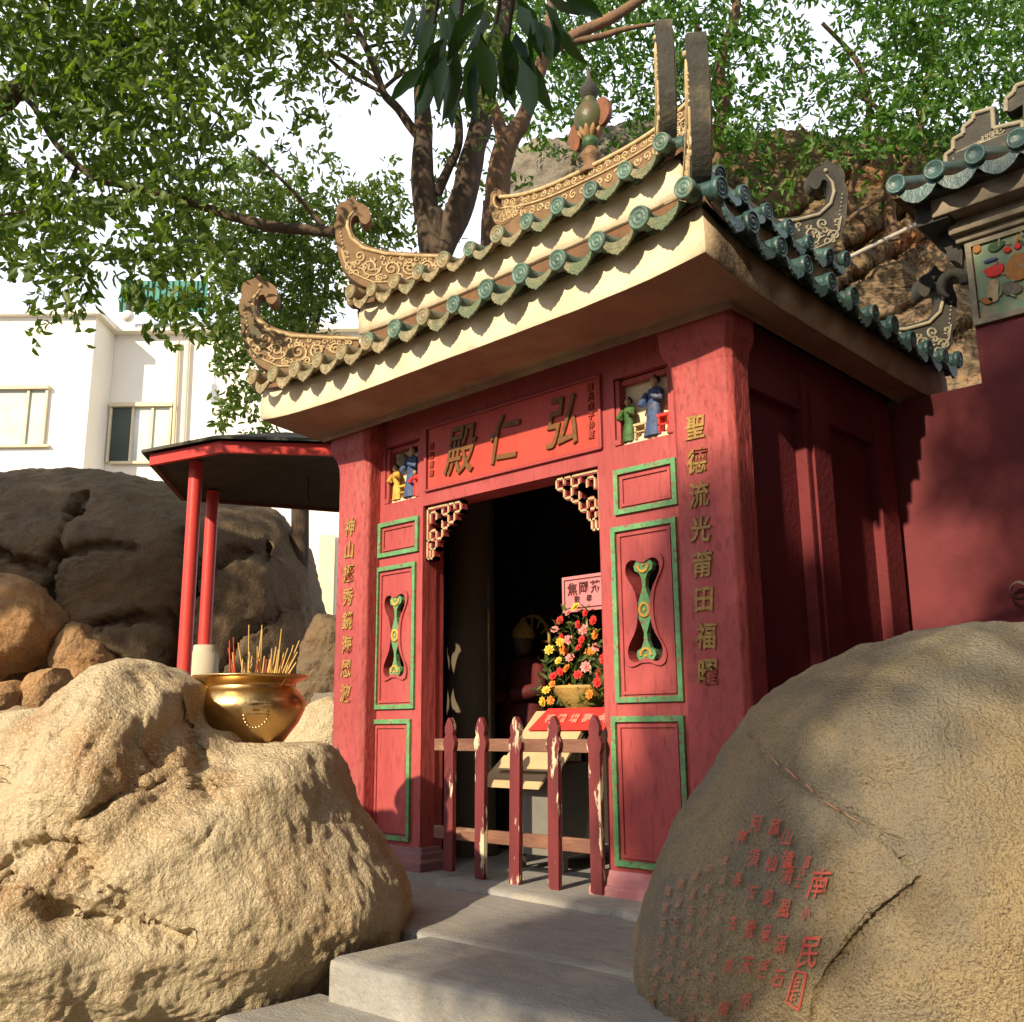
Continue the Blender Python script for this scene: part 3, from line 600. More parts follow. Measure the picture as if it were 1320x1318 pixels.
# ================================================================== INSIDE
BX = thing('donation_box', 'grey metal donation box with slanted pale wooden lid behind the fence', 'box', (-4.0, 4.7, 0))
MB().bbox((-4.27, 4.56, .09), (-3.88, 4.95, .62), .008).build('box_body', METALG, BX)
for x in (-4.24, -3.91):
    for y in (4.6, 4.9): MB().box((x-.02, y-.02, .002), (x+.02, y+.02, .10)).build('foot', METALG, BX)
lid = MB(); lid.add([(-4.34, 4.52, .60), (-3.84, 4.52, .60), (-3.84, 4.82, .93), (-4.3, 4.82, .93), (-4.34, 4.50, .575), (-3.84, 4.50, .575), (-3.84, 4.85, .90), (-4.3, 4.85, .90)], [(0, 1, 2, 3), (4, 7, 6, 5), (0, 4, 5, 1), (1, 5, 6, 2), (2, 6, 7, 3), (3, 7, 4, 0)])
lid.build('slanted_lid', WOODL, BX)
sh = MB(); sh.add([(-4.46, 4.47, .5), (-3.97, 4.47, .5), (-3.93, 4.6, .66), (-4.38, 4.6, .66), (-4.46, 4.46, .475), (-3.97, 4.46, .475), (-3.93, 4.61, .64), (-4.38, 4.61, .64)], [(0, 1, 2, 3), (4, 7, 6, 5), (0, 4, 5, 1), (1, 5, 6, 2), (2, 6, 7, 3), (3, 7, 4, 0)]); sh.build('book_rest', WOODL, BX)
AT = thing('altar_table', 'dark wooden altar table carrying the flower basket inside the doorway', 'table', (-3.9, 5.05, 0))
MB().bbox((-4.3, 4.87, .88), (-3.3, 5.35, .935), .006).build('table_top', WOODD, AT)
for x in (-4.24, -3.36):
    for y in (4.97, 5.3): MB().box((x-.03, y-.03, 0), (x+.03, y+.03, .88)).build('leg', WOODD, AT)
cl = MB(); cl.add([(-4.19, 4.80, .935), (-3.60, 4.80, .935), (-3.66, 4.70, .815), (-4.26, 4.70, .815), (-4.19, 4.81, .945), (-3.6, 4.81, .945), (-3.66, 4.69, .812), (-4.26, 4.69, .812)], [(0, 1, 2, 3), (0, 4, 5, 1), (1, 5, 6, 2), (3, 2, 6, 7), (0, 3, 7, 4), (4, 7, 6, 5)])
# red notice leans on the lid
nd = thing('red_notice', 'bright red notice board with faint characters above the slanted wooden lid', 'notice', (-3.95, 4.7, .8))
cl.build('notice_board', CLOTHR, nd)
mb = MB(); FV = mat('faded_text', (.8, .25, .18), bump=0)
e0 = Vector((0, .11, .132)).normalized()
for i, ch in enumerate('福體增壽金'):
    M = Matrix.Identity(4); M.col[0] = (1, 0, 0, 0); M.col[1] = (0, e0.y, e0.z, 0); M.col[2] = (0, -e0.z, e0.y, 0); M.translation = (-4.12+.1*i+(.02 if i == 4 else 0), 4.742, .8825)
    mb.addmesh(glyph(ch, .07, .0015, .002), M)
mb.build('notice_text', FV, nd, fix=False)
cd = thing('offering_card', 'pink bordered card with dark characters standing above the flower arrangement', 'card', (-3.8, 4.95, 1.5))
a0 = onY(724, 747, 4.93); a1 = onY(777, 740, 4.93); b0 = onY(725, 785, 4.93)
CW = .37; x0, z1 = a0[0], a0[2]+.01; x1 = x0+CW; z0 = z1-.235
MB().bbox((x0, 4.93, z0), (x1, 4.942, z1), .003).build('card_sheet', PINKC, cd)
b = MB().addmesh(plate2d([rect(x0+.02, x1-.02, z0+.02, z1-.02), rect(x0+.028, x1-.028, z0+.028, z1-.028)], .002), Matrix.Translation((0, 4.928, 0)) @ FACE); b.build('card_border', INK, cd)
b = MB()
for i, ch in enumerate('焦岡芥'): b.addmesh(glyph(ch, .085, .001, .002), Matrix.Translation((x0+.09+.095*i, 4.927, z1-.085)) @ FACE)
for i, ch in enumerate('敬奉'): b.addmesh(glyph(ch, .05, .001, .001), Matrix.Translation((x0+.13+.1*i, 4.927, z1-.155)) @ FACE)
b.build('card_text', INK, cd, fix=False)
MB().tube([(x0+CW/2, 4.945, z0+.02), (x0+CW/2, 5.0, .96)], .008, 6).build('card_stick', WOODL, cd)
# flowers
fa = thing('flower_arrangement', 'basket of orange, red and pink flowers standing on the altar', 'flowers', (-3.9, 4.98, .935))
fc = onY(745, 880, 4.97)
FXc = fc[0]
MB().lathe([(.10, 0), (.16, .06), (.2, .13), (.21, .15), (.19, .15), (.1, .04)], (FXc, 5.02, .937), 20, (True, False)).build('basket', WRAP, fa)
def flower(c, r, m, par):
    b = MB(); c = Vector(c)
    dv = Vector((random.uniform(-.5, .5), -1, random.uniform(-.1, .8))).normalized()
    qq = dv.to_track_quat('Z', 'Y').to_matrix()
    for lay, (rr, tz, nn) in enumerate(((1, .15, 8), (.75, .4, 7), (.45, .6, 5))):
        for i in range(nn):
            a = 2*math.pi*(i+.4*lay)/nn; ca, sa = math.cos(a), math.sin(a); wv = .36
            pts = [Vector((0, 0, 0)), Vector((ca*rr*.6-sa*wv*rr, sa*rr*.6+ca*wv*rr, tz*.6)), Vector((ca*rr, sa*rr, tz)), Vector((ca*rr*.6+sa*wv*rr, sa*rr*.6-ca*wv*rr, tz*.6))]
            b.add([c+qq @ (p*r) for p in pts], [(0, 1, 2, 3)], True)
    b.ball(tuple(c+dv*r*.25), r*.25, 6, 5)
    b.build('flower', m, par, fix=False)
fl = [(722,800,FLR),(733,790,FLP),(715,812,FLP),(724,822,FLR),(745,805,FLR),(752,812,FLP),(765,800,FLR),(722,828,FLY),(733,825,FLP),(750,825,FLR),(727,838,FLO),(708,838,FLY),(746,835,FLR),(760,842,FLO),(720,852,FLY),(735,848,FLP),(731,862,FLO),(755,860,FLP),(713,872,FLR),(712,882,FLO),(722,866,FLR),(745,870,FLR),(772,868,FLR),(735,888,FLO),(760,895,FLO),(700,905,FLY),(710,903,FLO),(770,880,FLR),(768,835,FLP),(742,783,FLY),(755,790,FLR),(768,818,FLO),(778,850,FLR),(704,890,FLY)]
for px, py, m in fl:
    c = onY(px, py, 4.82+.1*random.random()); flower(c, random.uniform(.028, .04), m, fa)
lv = []
def leafmesh(centers, dirs, L, W, m, name, parent, fold=.25, curl=.15):
    # centers (n,3) base points, dirs (n,3) unit, sizes (n,)
    n_ = len(centers); c = np.asarray(centers); d = np.asarray(dirs); d /= np.linalg.norm(d, axis=1)[:, None]
    r = rng.normal(size=(n_, 3)); s = np.cross(d, r); s /= np.linalg.norm(s, axis=1)[:, None]; nn = np.cross(s, d)
    L = np.asarray(L)[:, None]*np.ones((n_, 1)); W = L*W
    V = np.stack([c, c+d*L*.35+s*W*.5+nn*W*fold, c+d*L*.72+s*W*.36+nn*(W*fold-L*curl*.4), c+d*L-nn*L*curl, c+d*L*.72-s*W*.36+nn*(W*fold-L*curl*.4), c+d*L*.35-s*W*.5+nn*W*fold, c+d*L*.5-nn*L*curl*.2], 1).reshape(-1, 3)
    off = parent_world(parent) if parent else Vector((0, 0, 0)); V = V-np.array(off)
    base = np.array([[0, 1, 6], [1, 2, 6], [2, 3, 6], [3, 4, 6], [4, 5, 6], [5, 0, 6]])
    Fc = (base[None]+7*np.arange(n_)[:, None, None]).reshape(-1, 3)
    me = bpy.data.meshes.new(name); me.vertices.add(len(V)); me.vertices.foreach_set('co', V.ravel())
    me.loops.add(len(Fc)*3); me.loops.foreach_set('vertex_index', Fc.ravel()); me.polygons.add(len(Fc))
    me.polygons.foreach_set('loop_start', np.arange(len(Fc))*3); me.polygons.foreach_set('loop_total', np.full(len(Fc), 3)); me.update(); me.validate()
    me.materials.append(m); o = bpy.data.objects.new(name, me); COL.objects.link(o)
    if parent: o.parent = parent
    return o
cs = []; ds = []
for _ in range(520):
    px = random.uniform(695, 790); py = random.uniform(785, 912)
    if abs(px-742) > 12+(py-770)*.32: continue
    cs.append(onY(px, py, 4.86+.14*random.random())); ds.append((random.gauss(0, 1), -.4, random.gauss(.2, 1)))
leafmesh(cs, ds, rng.uniform(.04, .09, len(cs)), .3, LEAFD, 'foliage', fa)
# deity statue, robe and face colours darkened for the interior shade
st = thing('deity_statue', 'shade-darkened seated deity statue in red robe with carved halo inside the shrine', 'statue', (-4.62, 5.25, 0))
cx_, cy_ = -4.98, 5.45
MB().bbox((cx_-.3, cy_-.2, 0), (cx_+.3, cy_+.3, .75), .02).build('pedestal', WOODD, st)
rb = MB(); rs = []
for t, k, yy in ((0, 1.15, 0), (.15, 1.1, -.02), (.3, .95, -.03), (.45, .8, 0), (.6, .85, .02), (.72, .75, .03), (.78, .35, .03)):
    rs.append([(cx_+.2*k*math.cos(a), cy_+yy+.15*k*math.sin(a), .75+.75*t) for a in [2*math.pi*i/20 for i in range(20)]])
rb.rings(rs, True, (True, True))
for s_ in (-1, 1): rb.tube([(cx_+s_*.15, cy_, 1.26), (cx_+s_*.22, cy_-.08, 1.08), (cx_+s_*.06, cy_-.2, 1.05)], [.06, .075, .05], 10)
rb.build('robe', mat('dim_robe_red', (.12, .012, .012), (.07, .01, .01), rough=.7), st)
hd = MB().ball((cx_, cy_-.01, 1.43), .075, 16, 12, (.88, .95, 1.15)); hd.ball((cx_, cy_-.085, 1.425), .013, 6, 5); hd.build('face', mat('dim_face', (.12, .08, .05), rough=.6), st)
hd = MB().lathe([(.08, .0), (.09, .04), (.07, .09), (.03, .13), (.01, .16)], (cx_, cy_, 1.47), 16, (False, True)); hd.build('crown', GOLD, st)
ha = MB(); ha.tube([(cx_+.17*math.cos(a), cy_+.1, 1.45+.2*math.sin(a)) for a in [2*math.pi*i/28 for i in range(29)]], .014, 6)
for i in range(12):
    a = 2*math.pi*i/12; ha.tube([(cx_+.1*math.cos(a), cy_+.1, 1.45+.12*math.sin(a)), (cx_+.17*math.cos(a), cy_+.1, 1.45+.2*math.sin(a))], .008, 5)
ha.build('halo', GOLD, st)
ic = MB().lathe([(.19, 0), (.19, .1), (.17, .14), (.165, 2.5), (.2, 2.62), (.2, 2.76)], (-4.98, 4.9, 0), 24).build('interior_column', mat('grimy_column', (.13, .1, .065), (.07, .055, .035), rough=.75, scale=3, bump=.5, stretch=(1, 1, .3)), S)

# ================================================================== BOULDERS
def boulder(name, pts, depth, Tf, Tb, m, label, cat='boulder', cen=None, nf=2.4, nb=3.5, N=420, K=110, relief=None, nz=(.06, .02, .006), seed=0, tilt=0., cracks=(), parent=None, strata=0.):
    """closed outline (px) at the boulder's own distance, given real thickness front and back"""
    P = [np.array(at(x, y, depth)) for x, y in pts]
    fwd = -RM[:, 2].copy(); fwd[2] = 0; fwd /= np.linalg.norm(fwd); side = np.array([-fwd[1], fwd[0], 0])*-1
    o0 = P[0]*0+at(*(cen or (sum(p[0] for p in pts)/len(pts), sum(p[1] for p in pts)/len(pts))), depth)
    uv = np.array([[(p-o0).dot(side), (p-o0)[2]] for p in P])
    # smooth closed resample
    seg = np.vstack([uv, uv[:1]]); dl = np.r_[0, np.cumsum(np.linalg.norm(np.diff(seg, axis=0), axis=1))]
    t = np.linspace(0, dl[-1], N, endpoint=False); C2 = np.stack([np.interp(t, dl, seg[:, i]) for i in (0, 1)], 1)
    for _ in range(3): C2 = (np.roll(C2, 1, 0)+C2*2+np.roll(C2, -1, 0))/4
    def pxuv(x, y): p = at(x, y, depth); return np.array([(p-o0).dot(side), (p-o0)[2]])
    mb = MB(); rs = []
    def dist(pt, L):
        d = 1e9*np.ones(len(pt))
        for a, b in zip(L[:-1], L[1:]):
            ab = b-a; tt = np.clip(((pt-a) @ ab)/ab.dot(ab), 0, 1); d = np.minimum(d, np.linalg.norm(pt-a-tt[:, None]*ab, axis=1))
        return d
    def ringat(t_, T, e, sgn):
        k = max(1-(1-t_)**1.6, 2e-4); off = max(0, 1-k**e)**(1/e)*T
        q = C2*k; f = np.full(len(q), off)
        W3 = o0+q[:, :1]*side+np.array([0, 0, 1])*q[:, 1:]+sgn*fwd*f[:, None]
        if sgn < 0:
            wgt = min(1, off/(T*.12)); c3 = (W3-CP) @ RM; dep = -c3[:, 2]; pp = np.stack([CX+F*c3[:, 0]/dep, CY-F*c3[:, 1]/dep], 1); g_ = np.zeros(len(q))
            for x, y, rx, ry, amp in (relief or []):
                g_ += wgt*amp*np.exp(-(((pp[:, 0]-x)/rx)**2+((pp[:, 1]-y)/ry)**2))
            for line, wd, dp in cracks:
                jit = np.array([noise.noise(Vector((a*.03, b*.03, seed)))+.5*noise.noise(Vector((a*.12, b*.12, seed))) for a, b in pp])*wd*(.5 if seed == 2 else 1.6)
                lp_ = np.array(line, float); dd_ = dist(pp, lp_)/F*depth
                g_ -= wgt*dp*np.exp(-((np.maximum(dd_+jit, 0))/wd)**2)
            W3 = W3-fwd*g_[:, None]
        return W3
    for i in range(K+1): rs.append(ringat(i/K, Tf, nf, -1))
    for i in range(1, K//2+1): rs.append(ringat(1-i/(K//2), Tb, nb, 1))
    rs = np.array(rs); G = rs.copy()
    # normals by finite differences
    du = np.roll(G, -1, 1)-np.roll(G, 1, 1); dv = np.gradient(G, axis=0); nn = np.cross(du, dv); nl = np.linalg.norm(nn, axis=2, keepdims=True); nl[nl < 1e-9] = 1; nn /= nl
    cen3 = G.reshape(-1, 3).mean(0)
    if ((G-cen3)*nn).sum() < 0: nn = -nn
    kk = np.arange(G.shape[0]); wf_ = np.clip(1-kk/(K*.12), 0, 1)[:, None, None]; wb_ = np.clip((kk-(G.shape[0]-K*.15))/(K*.15), 0, 1)[:, None, None]
    nn = nn*(1-wf_)*(1-wb_)-fwd*wf_+fwd*wb_; nn /= np.linalg.norm(nn, axis=2, keepdims=True)+1e-9
    out = G.copy(); sd = Vector((seed*7.1, seed*3.3, 0))
    for i in range(G.shape[0]):
        for j in range(G.shape[1]):
            p = Vector(G[i, j]); n1 = noise.fractal(p*1.6+sd, .9, 2.1, 4); n2 = noise.fractal(p*7+sd, 1, 2., 3); n3 = noise.noise(p*38+sd)
            rdg = -abs(noise.noise(p*2.7+sd))*.6
            if strata:
                q_ = Vector((p.x*.8+p.z*1.9, p.x*.25, p.y*.2)); n2 += strata*(noise.noise(q_*2.6)+.6*noise.noise(q_*6.)+abs(noise.noise(q_*1.3)))
            out[i, j] += nn[i, j]*(nz[0]*(n1+rdg)+nz[1]*n2+nz[2]*n3*(1+.8*noise.noise(p*4)))
    mb.rings([[tuple(p) for p in r] for r in out], True, (True, True), True)
    ob = mb.build(name, m, parent, fix=False)
    if not parent: tag(ob, label, cat)
    return ob
LBp = [(-420, 1250), (-330, 1080), (-160, 990), (-60, 960), (0, 938), (60, 895), (105, 852), (128, 847), (150, 845), (172, 846), (200, 862), (232, 878), (241, 900), (243, 925), (256, 938), (275, 945), (290, 960), (330, 962), (380, 960), (408, 962), (425, 985), (440, 1025), (460, 1060), (488, 1098), (512, 1130), (524, 1160), (525, 1185), (520, 1206), (500, 1222), (478, 1240), (462, 1275), (440, 1290), (365, 1312), (345, 1370), (250, 1560), (-100, 1650), (-350, 1560)]
boulder('boulder', LBp, 4.42, .95, .75, ROCKL, 'large sunlit tan granite boulder carrying the bronze censer, left foreground', cen=(150, 1180), nf=1.75, nb=4, N=560, K=230,
        relief=[(90, 980, 130, 110, .10), (60, 1080, 60, 50, -.10), (250, 1010, 60, 50, -.07), (330, 1100, 130, 110, .08), (-60, 1230, 170, 90, .10), (480, 1180, 60, 60, .05), (120, 1190, 80, 30, -.10), (205, 925, 45, 40, .07), (60, 1180, 50, 22, -.07), (140, 920, 30, 70, .07), (215, 1000, 50, 18, .05), (130, 1070, 30, 26, .05), (40, 950, 30, 60, -.04), (330, 1010, 90, 16, .03), (400, 1010, 40, 40, .05), (30, 1230, 90, 50, .07)],
        cracks=[([(232, 905), (248, 960), (262, 1000), (268, 1030)], .03, .09), ([(-60, 1010), (40, 985), (110, 930), (135, 880)], .02, .025), ([(0, 1120), (50, 1085), (90, 1090), (110, 1130), (180, 1190), (240, 1215)], .03, .06), ([(110, 1055), (170, 1010), (220, 985)], .018, .03), ([(0, 1140), (40, 1150), (70, 1180), (140, 1200)], .03, .05), ([(275, 985), (330, 990), (400, 985)], .018, .02), ([(128, 862), (90, 905), (50, 950), (0, 1010), (-50, 1060)], .016, .03), ([(112, 866), (60, 905), (0, 955)], .014, .025), ([(180, 870), (200, 905), (180, 960), (200, 990)], .018, .035), ([(250, 985), (205, 1012), (150, 1032), (90, 1066)], .018, .035), ([(160, 930), (120, 985), (110, 1020)], .014, .022), ([(395, 985), (420, 1010), (440, 1060)], .014, .02), ([(300, 1000), (292, 1050), (262, 1090)], .012, .015)],
        nz=(.022, .020, .005), seed=1, strata=.35)
RBp = [(840, 1330), (822, 1270), (818, 1230), (830, 1165), (850, 1115), (882, 1058), (918, 1005), (948, 962), (966, 938), (978, 918), (1018, 880), (1060, 864), (1097, 842), (1137, 828), (1200, 812), (1270, 802), (1320, 798), (1400, 805), (1500, 840), (1600, 920), (1680, 1050), (1720, 1250), (1700, 1500), (1500, 1600), (1200, 1620), (950, 1560), (860, 1450)]
RB = boulder('boulder', RBp, 3.35, 1.0, .9, ROCKR, 'speckled granite boulder with red carved inscription, right foreground', cen=(1230, 1180), nf=1.9, nb=2.2, N=520, K=190,
        relief=[(1130, 920, 110, 60, .05), (1000, 1200, 90, 160, -.02)],
        cracks=[([(966, 936), (985, 970), (1030, 1005), (1075, 1040), (1125, 1072), (1160, 1090), (1172, 1110)], .016, .04), ([(1190, 1140), (1140, 1180), (1095, 1230), (1060, 1280), (1045, 1340)], .015, .025)],
        nz=(.03, .010, .004), seed=2, strata=.6)
# red streak of paint in the upper crack and the inscription follow the stone surface
dg = bpy.context.evaluated_depsgraph_get(); bvh = BVHTree.FromPolygons([q.co for q in RB.data.vertices], [tuple(p.vertices) for p in RB.data.polygons])
def drop(px, py, lift=.0075):
    r = Vector(ray(px, py)).normalized(); h = bvh.ray_cast(Vector(CP), r)
    if h[0] is None: return None
    nn = h[1] if h[1].dot(r) < 0 else -h[1]
    return h[0]+nn*lift-r*lift
stk = MB(); ln = [(972, 950), (985, 968), (1008, 988), (1030, 1003), (1052, 1022), (1075, 1038), (1095, 1052), (1125, 1068)]
lq = [(a[0]+(b[0]-a[0])*t/5, a[1]+(b[1]-a[1])*t/5) for a, b in zip(ln[:-1], ln[1:]) for t in range(5)]
for (x, y) in lq:
    k = .5+.5*abs(noise.noise(Vector((x*.07, y*.07, 0)))); p0, p1_ = drop(x-2, y-3.5*k, .007), drop(x+1, y+4.5*k, .007)
    stk.v += [tuple(p0), tuple(p1_)]
stk.f = [(2*i, 2*i+1, 2*i+3, 2*i+2) for i in range(len(lq)-1)]; stk.sm = [True]*len(stk.f); stk.build('paint_streak', mat('streak_red', (.42, .12, .08), (.4, .27, .15), rough=.9, scale=22), RB, fix=False)
def inscribe(chars, m, par, name):
    for ch, px, py, s, sl_ in chars:
        me = glyph(ch, 1., .0, .008); vs = []; ok = True
        for q in me.vertices:
            p = drop(px+q.co.x*s*.7+q.co.y*s*sl_, py-q.co.y*s*1.12)
            if p is None: ok = False; break
            vs.append(p)
        if ok: MB().add(vs, [tuple(p.vertices) for p in me.polygons], False).build(name, m, par, fix=False)
def colchars(txt, a, b, s, sl_=.3): return [(ch, a[0]+(b[0]-a[0])*i/max(1, len(txt)-1), a[1]+(b[1]-a[1])*i/max(1, len(txt)-1), s, sl_) for i, ch in enumerate(txt)]
L1 = [('南', 1057, 1140, 38, .35), ('小', 1040, 1178, 18, .3), ('民', 1044, 1228, 40, .3), ('吉', 1028, 1163, 0.1, 0)]
L1 = L1[:3]+colchars('喜海之', (1042, 1112), (1030, 1138), 15)+colchars('清風滿石', (1016, 1128), (1004, 1262), 24)+colchars('山濤', (1016, 1080), (1016, 1110), 22)
L1 += colchars('萬仙島覓蓬', (1000, 1068), (985, 1250), 22)+colchars('何須海覺天然', (976, 1062), (962, 1290), 22)+colchars('神長古剎開', (958, 1080), (935, 1300), 18)
inscribe(L1, REDINK, RB, 'carved_character')
L2 = []
for k, x in enumerate((936, 916, 898, 880, 863)):
    L2 += colchars('流波石刻千秋在此山'[:9-(k % 2)], (x, 1110+k*10), (x-22, 1310), 12)
inscribe(L2, DARKINK, RB, 'worn_character')
sb = MB(); cor = [(1026, 1252), (1040, 1256), (1030, 1302), (1014, 1292)]
for i in range(4):
    a, b_ = cor[i], cor[(i+1) % 4]; ps = [drop(a[0]+(b_[0]-a[0])*t/6, a[1]+(b_[1]-a[1])*t/6, .002) for t in range(7)]
    sb.tube([p for p in ps if p], .0035, 5)
sb.build('seal_border', REDINK, RB); inscribe([('白', 1029, 1266, 15, .3), ('石', 1024, 1284, 15, .3)], REDINK, RB, 'seal_character')
# dark boulder at the back and its neighbours
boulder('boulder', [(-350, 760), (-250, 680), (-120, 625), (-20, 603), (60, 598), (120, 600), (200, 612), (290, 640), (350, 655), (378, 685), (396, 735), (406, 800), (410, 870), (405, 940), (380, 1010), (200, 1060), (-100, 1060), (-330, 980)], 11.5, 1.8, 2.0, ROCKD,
        'huge dark brown shaded boulder rising behind the red posts', cen=(80, 850), nf=2.2, N=420, K=120,
        cracks=[([(95, 665), (72, 740), (58, 790), (85, 822), (140, 800), (210, 795)], .06, .25), ([(245, 760), (225, 830), (205, 870)], .10, .4), ([(60, 735), (0, 715), (-60, 700)], .05, .2), ([(265, 740), (300, 715), (345, 708)], .05, .22), ([(80, 720), (130, 708), (180, 712)], .04, .14), ([(280, 870), (310, 820), (360, 790), (400, 780)], .04, .16), ([(95, 665), (110, 640)], .05, .2), ([(150, 850), (200, 860), (230, 850)], .04, .16), ([(240, 690), (250, 730), (245, 760)], .05, .15)],
        relief=[(150, 700, 120, 60, .25), (-50, 700, 80, 80, .2), (150, 830, 70, 40, .2), (340, 740, 50, 80, .12)], nz=(.05, .022, .012), seed=3)
boulder('boulder', [(-160, 760), (-80, 722), (0, 738), (45, 750), (78, 785), (86, 815), (72, 845), (30, 868), (-20, 880), (-120, 880)], 9.6, .5, .5, ROCKO, 'rounded orange brown boulder at the left edge below the huge dark one', N=200, K=50, nz=(.06, .02, .006), seed=4)
boulder('boulder', [(66, 850), (90, 800), (110, 800), (150, 850), (130, 900), (80, 900)], 9.7, .3, .3, ROCKO, 'brown stone wedged between the huge dark boulder and the tan foreground boulder', N=160, K=40, nz=(.05, .02, .006), seed=5)
boulder('boulder', [(34, 885), (45, 865), (75, 858), (88, 880), (80, 930), (40, 930)], 9.0, .3, .3, ROCKO, 'small rounded brown stone below the wedged one', N=160, K=40, nz=(.03, .01, .004), seed=6)
boulder('boulder', [(-90, 900), (-30, 882), (20, 878), (36, 890), (34, 915), (0, 935), (-80, 940)], 8.8, .3, .3, ROCKO, 'flat brown stone lowest of the pile at the left edge', N=160, K=40, nz=(.03, .01, .004), seed=7)
boulder('boulder', [(-250, 950), (-60, 925), (20, 915), (60, 905), (110, 930), (150, 1100), (-250, 1150)], 7.6, .5, .5, ROCKL, 'pale rock slope behind the tan foreground boulder at far left', N=200, K=50, seed=8)
boulder('boulder', [(330, 1000), (372, 938), (395, 906), (425, 898), (455, 905), (475, 960), (475, 1100), (330, 1100)], 7.3, .25, .3, ROCKL, 'tan rock right behind the bronze censer beside the left pillar', N=200, K=50, seed=9, nz=(.03, .015, .004))
boulder('boulder', [(655, 330), (645, 240), (668, 208), (730, 192), (790, 186), (850, 160), (900, 190), (920, 330), (800, 420), (680, 400)], 14.5, 1.2, 1.5, ROCKG, 'grey boulder behind the roof ridge and gourd finial', N=300, K=70, cracks=[([(742, 200), (745, 250)], .03, .08)], nz=(.08, .03, .008), seed=10)
CL = boulder('cliff', [(820, 520), (860, 330), (880, 215), (930, 185), (1000, 176), (1080, 195), (1140, 175), (1220, 180), (1320, 170), (1500, 160), (1560, 500), (1450, 800), (1000, 760)], 13.5, 1.2, 2.0, CLIFF, 'orange brown rock cliff with slanting strata rising behind the shrine roof', 'cliff', cen=(1150, 420), nf=5, N=500, K=150,
        cracks=[([(1040, 400), (1120, 345), (1200, 300), (1300, 250)], .05, .25), ([(1060, 345), (1180, 262), (1240, 220)], .05, .3), ([(1100, 430), (1260, 350)], .04, .15), ([(1000, 300), (1060, 250), (1140, 200)], .05, .25), ([(1180, 450), (1320, 390)], .04, .12)],
        relief=[(1120, 240, 90, 40, .2)], nz=(.06, .035, .022), seed=11, strata=1.3)
boulder('boulder', [(380, 930), (386, 860), (396, 812), (412, 794), (440, 790), (475, 800), (490, 870), (480, 930)], 8.6, .3, .3, ROCKD, 'small dark brown rock between the huge dark boulder and the left pillar', N=160, K=40, nz=(.05, .03, .008), seed=12, strata=.5)
# ================================================================== CENSER
cc = at(320, 955, 4.93); CR_ = .275
cz = .752
ce = thing('censer', 'round polished bronze incense burner sitting on the tan boulder', 'censer', (cc[0], cc[1], cz))
body = [(.0, .0), (.145, .0), (.165, .01), (.20, .06), (.245, .12), (.272, .18), (.276, .21), (.262, .245), (.235, .275), (.215, .295), (.218, .305), (.24, .32), (.268, .335), (.288, .345), (.284, .352), (.255, .345), (.225, .33), (.2, .30), (.2, .27)]
MB().lathe(body, (cc[0], cc[1], cz), 64).build('bowl', BRONZE, ce)
MB().lathe([(.205, .29), (.1, .30), (.0, .302)], (cc[0], cc[1], cz), 32).build('ash', ASH, ce)
vd = Vector((-cc[0], -cc[1], 0)).normalized(); base_a = math.atan2(vd.y, vd.x)
em = MB()
def onbowl(a, z):
    zs = [q[1] for q in body[:9]]; rs_ = [q[0] for q in body[:9]]; r = float(np.interp(z, zs[1:], rs_[1:]))
    return Vector((cc[0]+(r+.003)*math.cos(a), cc[1]+(r+.003)*math.sin(a), cz+z))
ea = base_a+.12
for i in range(22):
    a = 2*math.pi*i/22
    if math.sin(a) > .35: continue
    em.ball(tuple(onbowl(ea+.20*math.cos(a)/.9, .15+.058*math.sin(a))), .007, 6, 5)
for k, (ch, da) in enumerate((('藏', -.12), ('三', .02), ('寺', .14))):
    me = glyph(ch, .07, 0, .002); vs = [onbowl(ea+da+q.co.x/.27, .19+q.co.y) + vd*.014 for q in me.vertices]; em.add(vs, [tuple(p.vertices) for p in me.polygons])
em.tube([onbowl(ea-.2+i*.04, .155) for i in range(11)], .003, 5)
em.build('emblem', BRONZEB, ce)
# incense sticks
sticks = [(296,868,296,826,1),(301,868,294,835,1),(303,868,301,822,1),(302,868,303,846,0),(312,870,313,850,0),(315,870,316,854,0),(320,870,321,806,0),(322,870,325,846,0),(331,870,338,806,0),(335,870,338,812,0),(338,872,341,846,0),(341,872,344,850,1),(343,873,345,862,1),(350,873,356,834,0),(352,873,361,838,0),(356,874,363,811,0),(358,874,366,842,0),(360,874,371,836,0),(362,874,375,842,0),(366,875,386,826,0),(368,875,382,854,0),(357,874,359,838,0),(329,871,333,852,1),(354,874,368,848,1)]
for _ in range(14):
    bx = random.uniform(298, 368); tx = bx+(bx-330)*random.uniform(.1, .45)+random.uniform(-4, 4); sticks.append((bx, 873, tx, random.uniform(828, 860), 0))
for i, (x0, y0, x1, y1, rd) in enumerate(sticks):
    dd = 4.93+random.uniform(-.09, .1)
    a = Vector(at(x0, y0, dd)); b_ = Vector(at(x1, y1, dd+random.uniform(-.03, .03)))
    a = a+(a-b_)*((a.z-(cz+.30))/max(b_.z-a.z, .01))
    c2 = Vector((cc[0], cc[1], 0)); 
    o = MB().tube([a, (a+b_)/2+Vector((random.uniform(-.003, .003), 0, 0)), b_], [.0055, .0045, .0035], 6).build('incense_stick', STICKR if rd else STICK)
    tag(o, 'thin incense stick standing in the ash of the bronze censer', 'incense stick', 'incense sticks in the bronze censer')

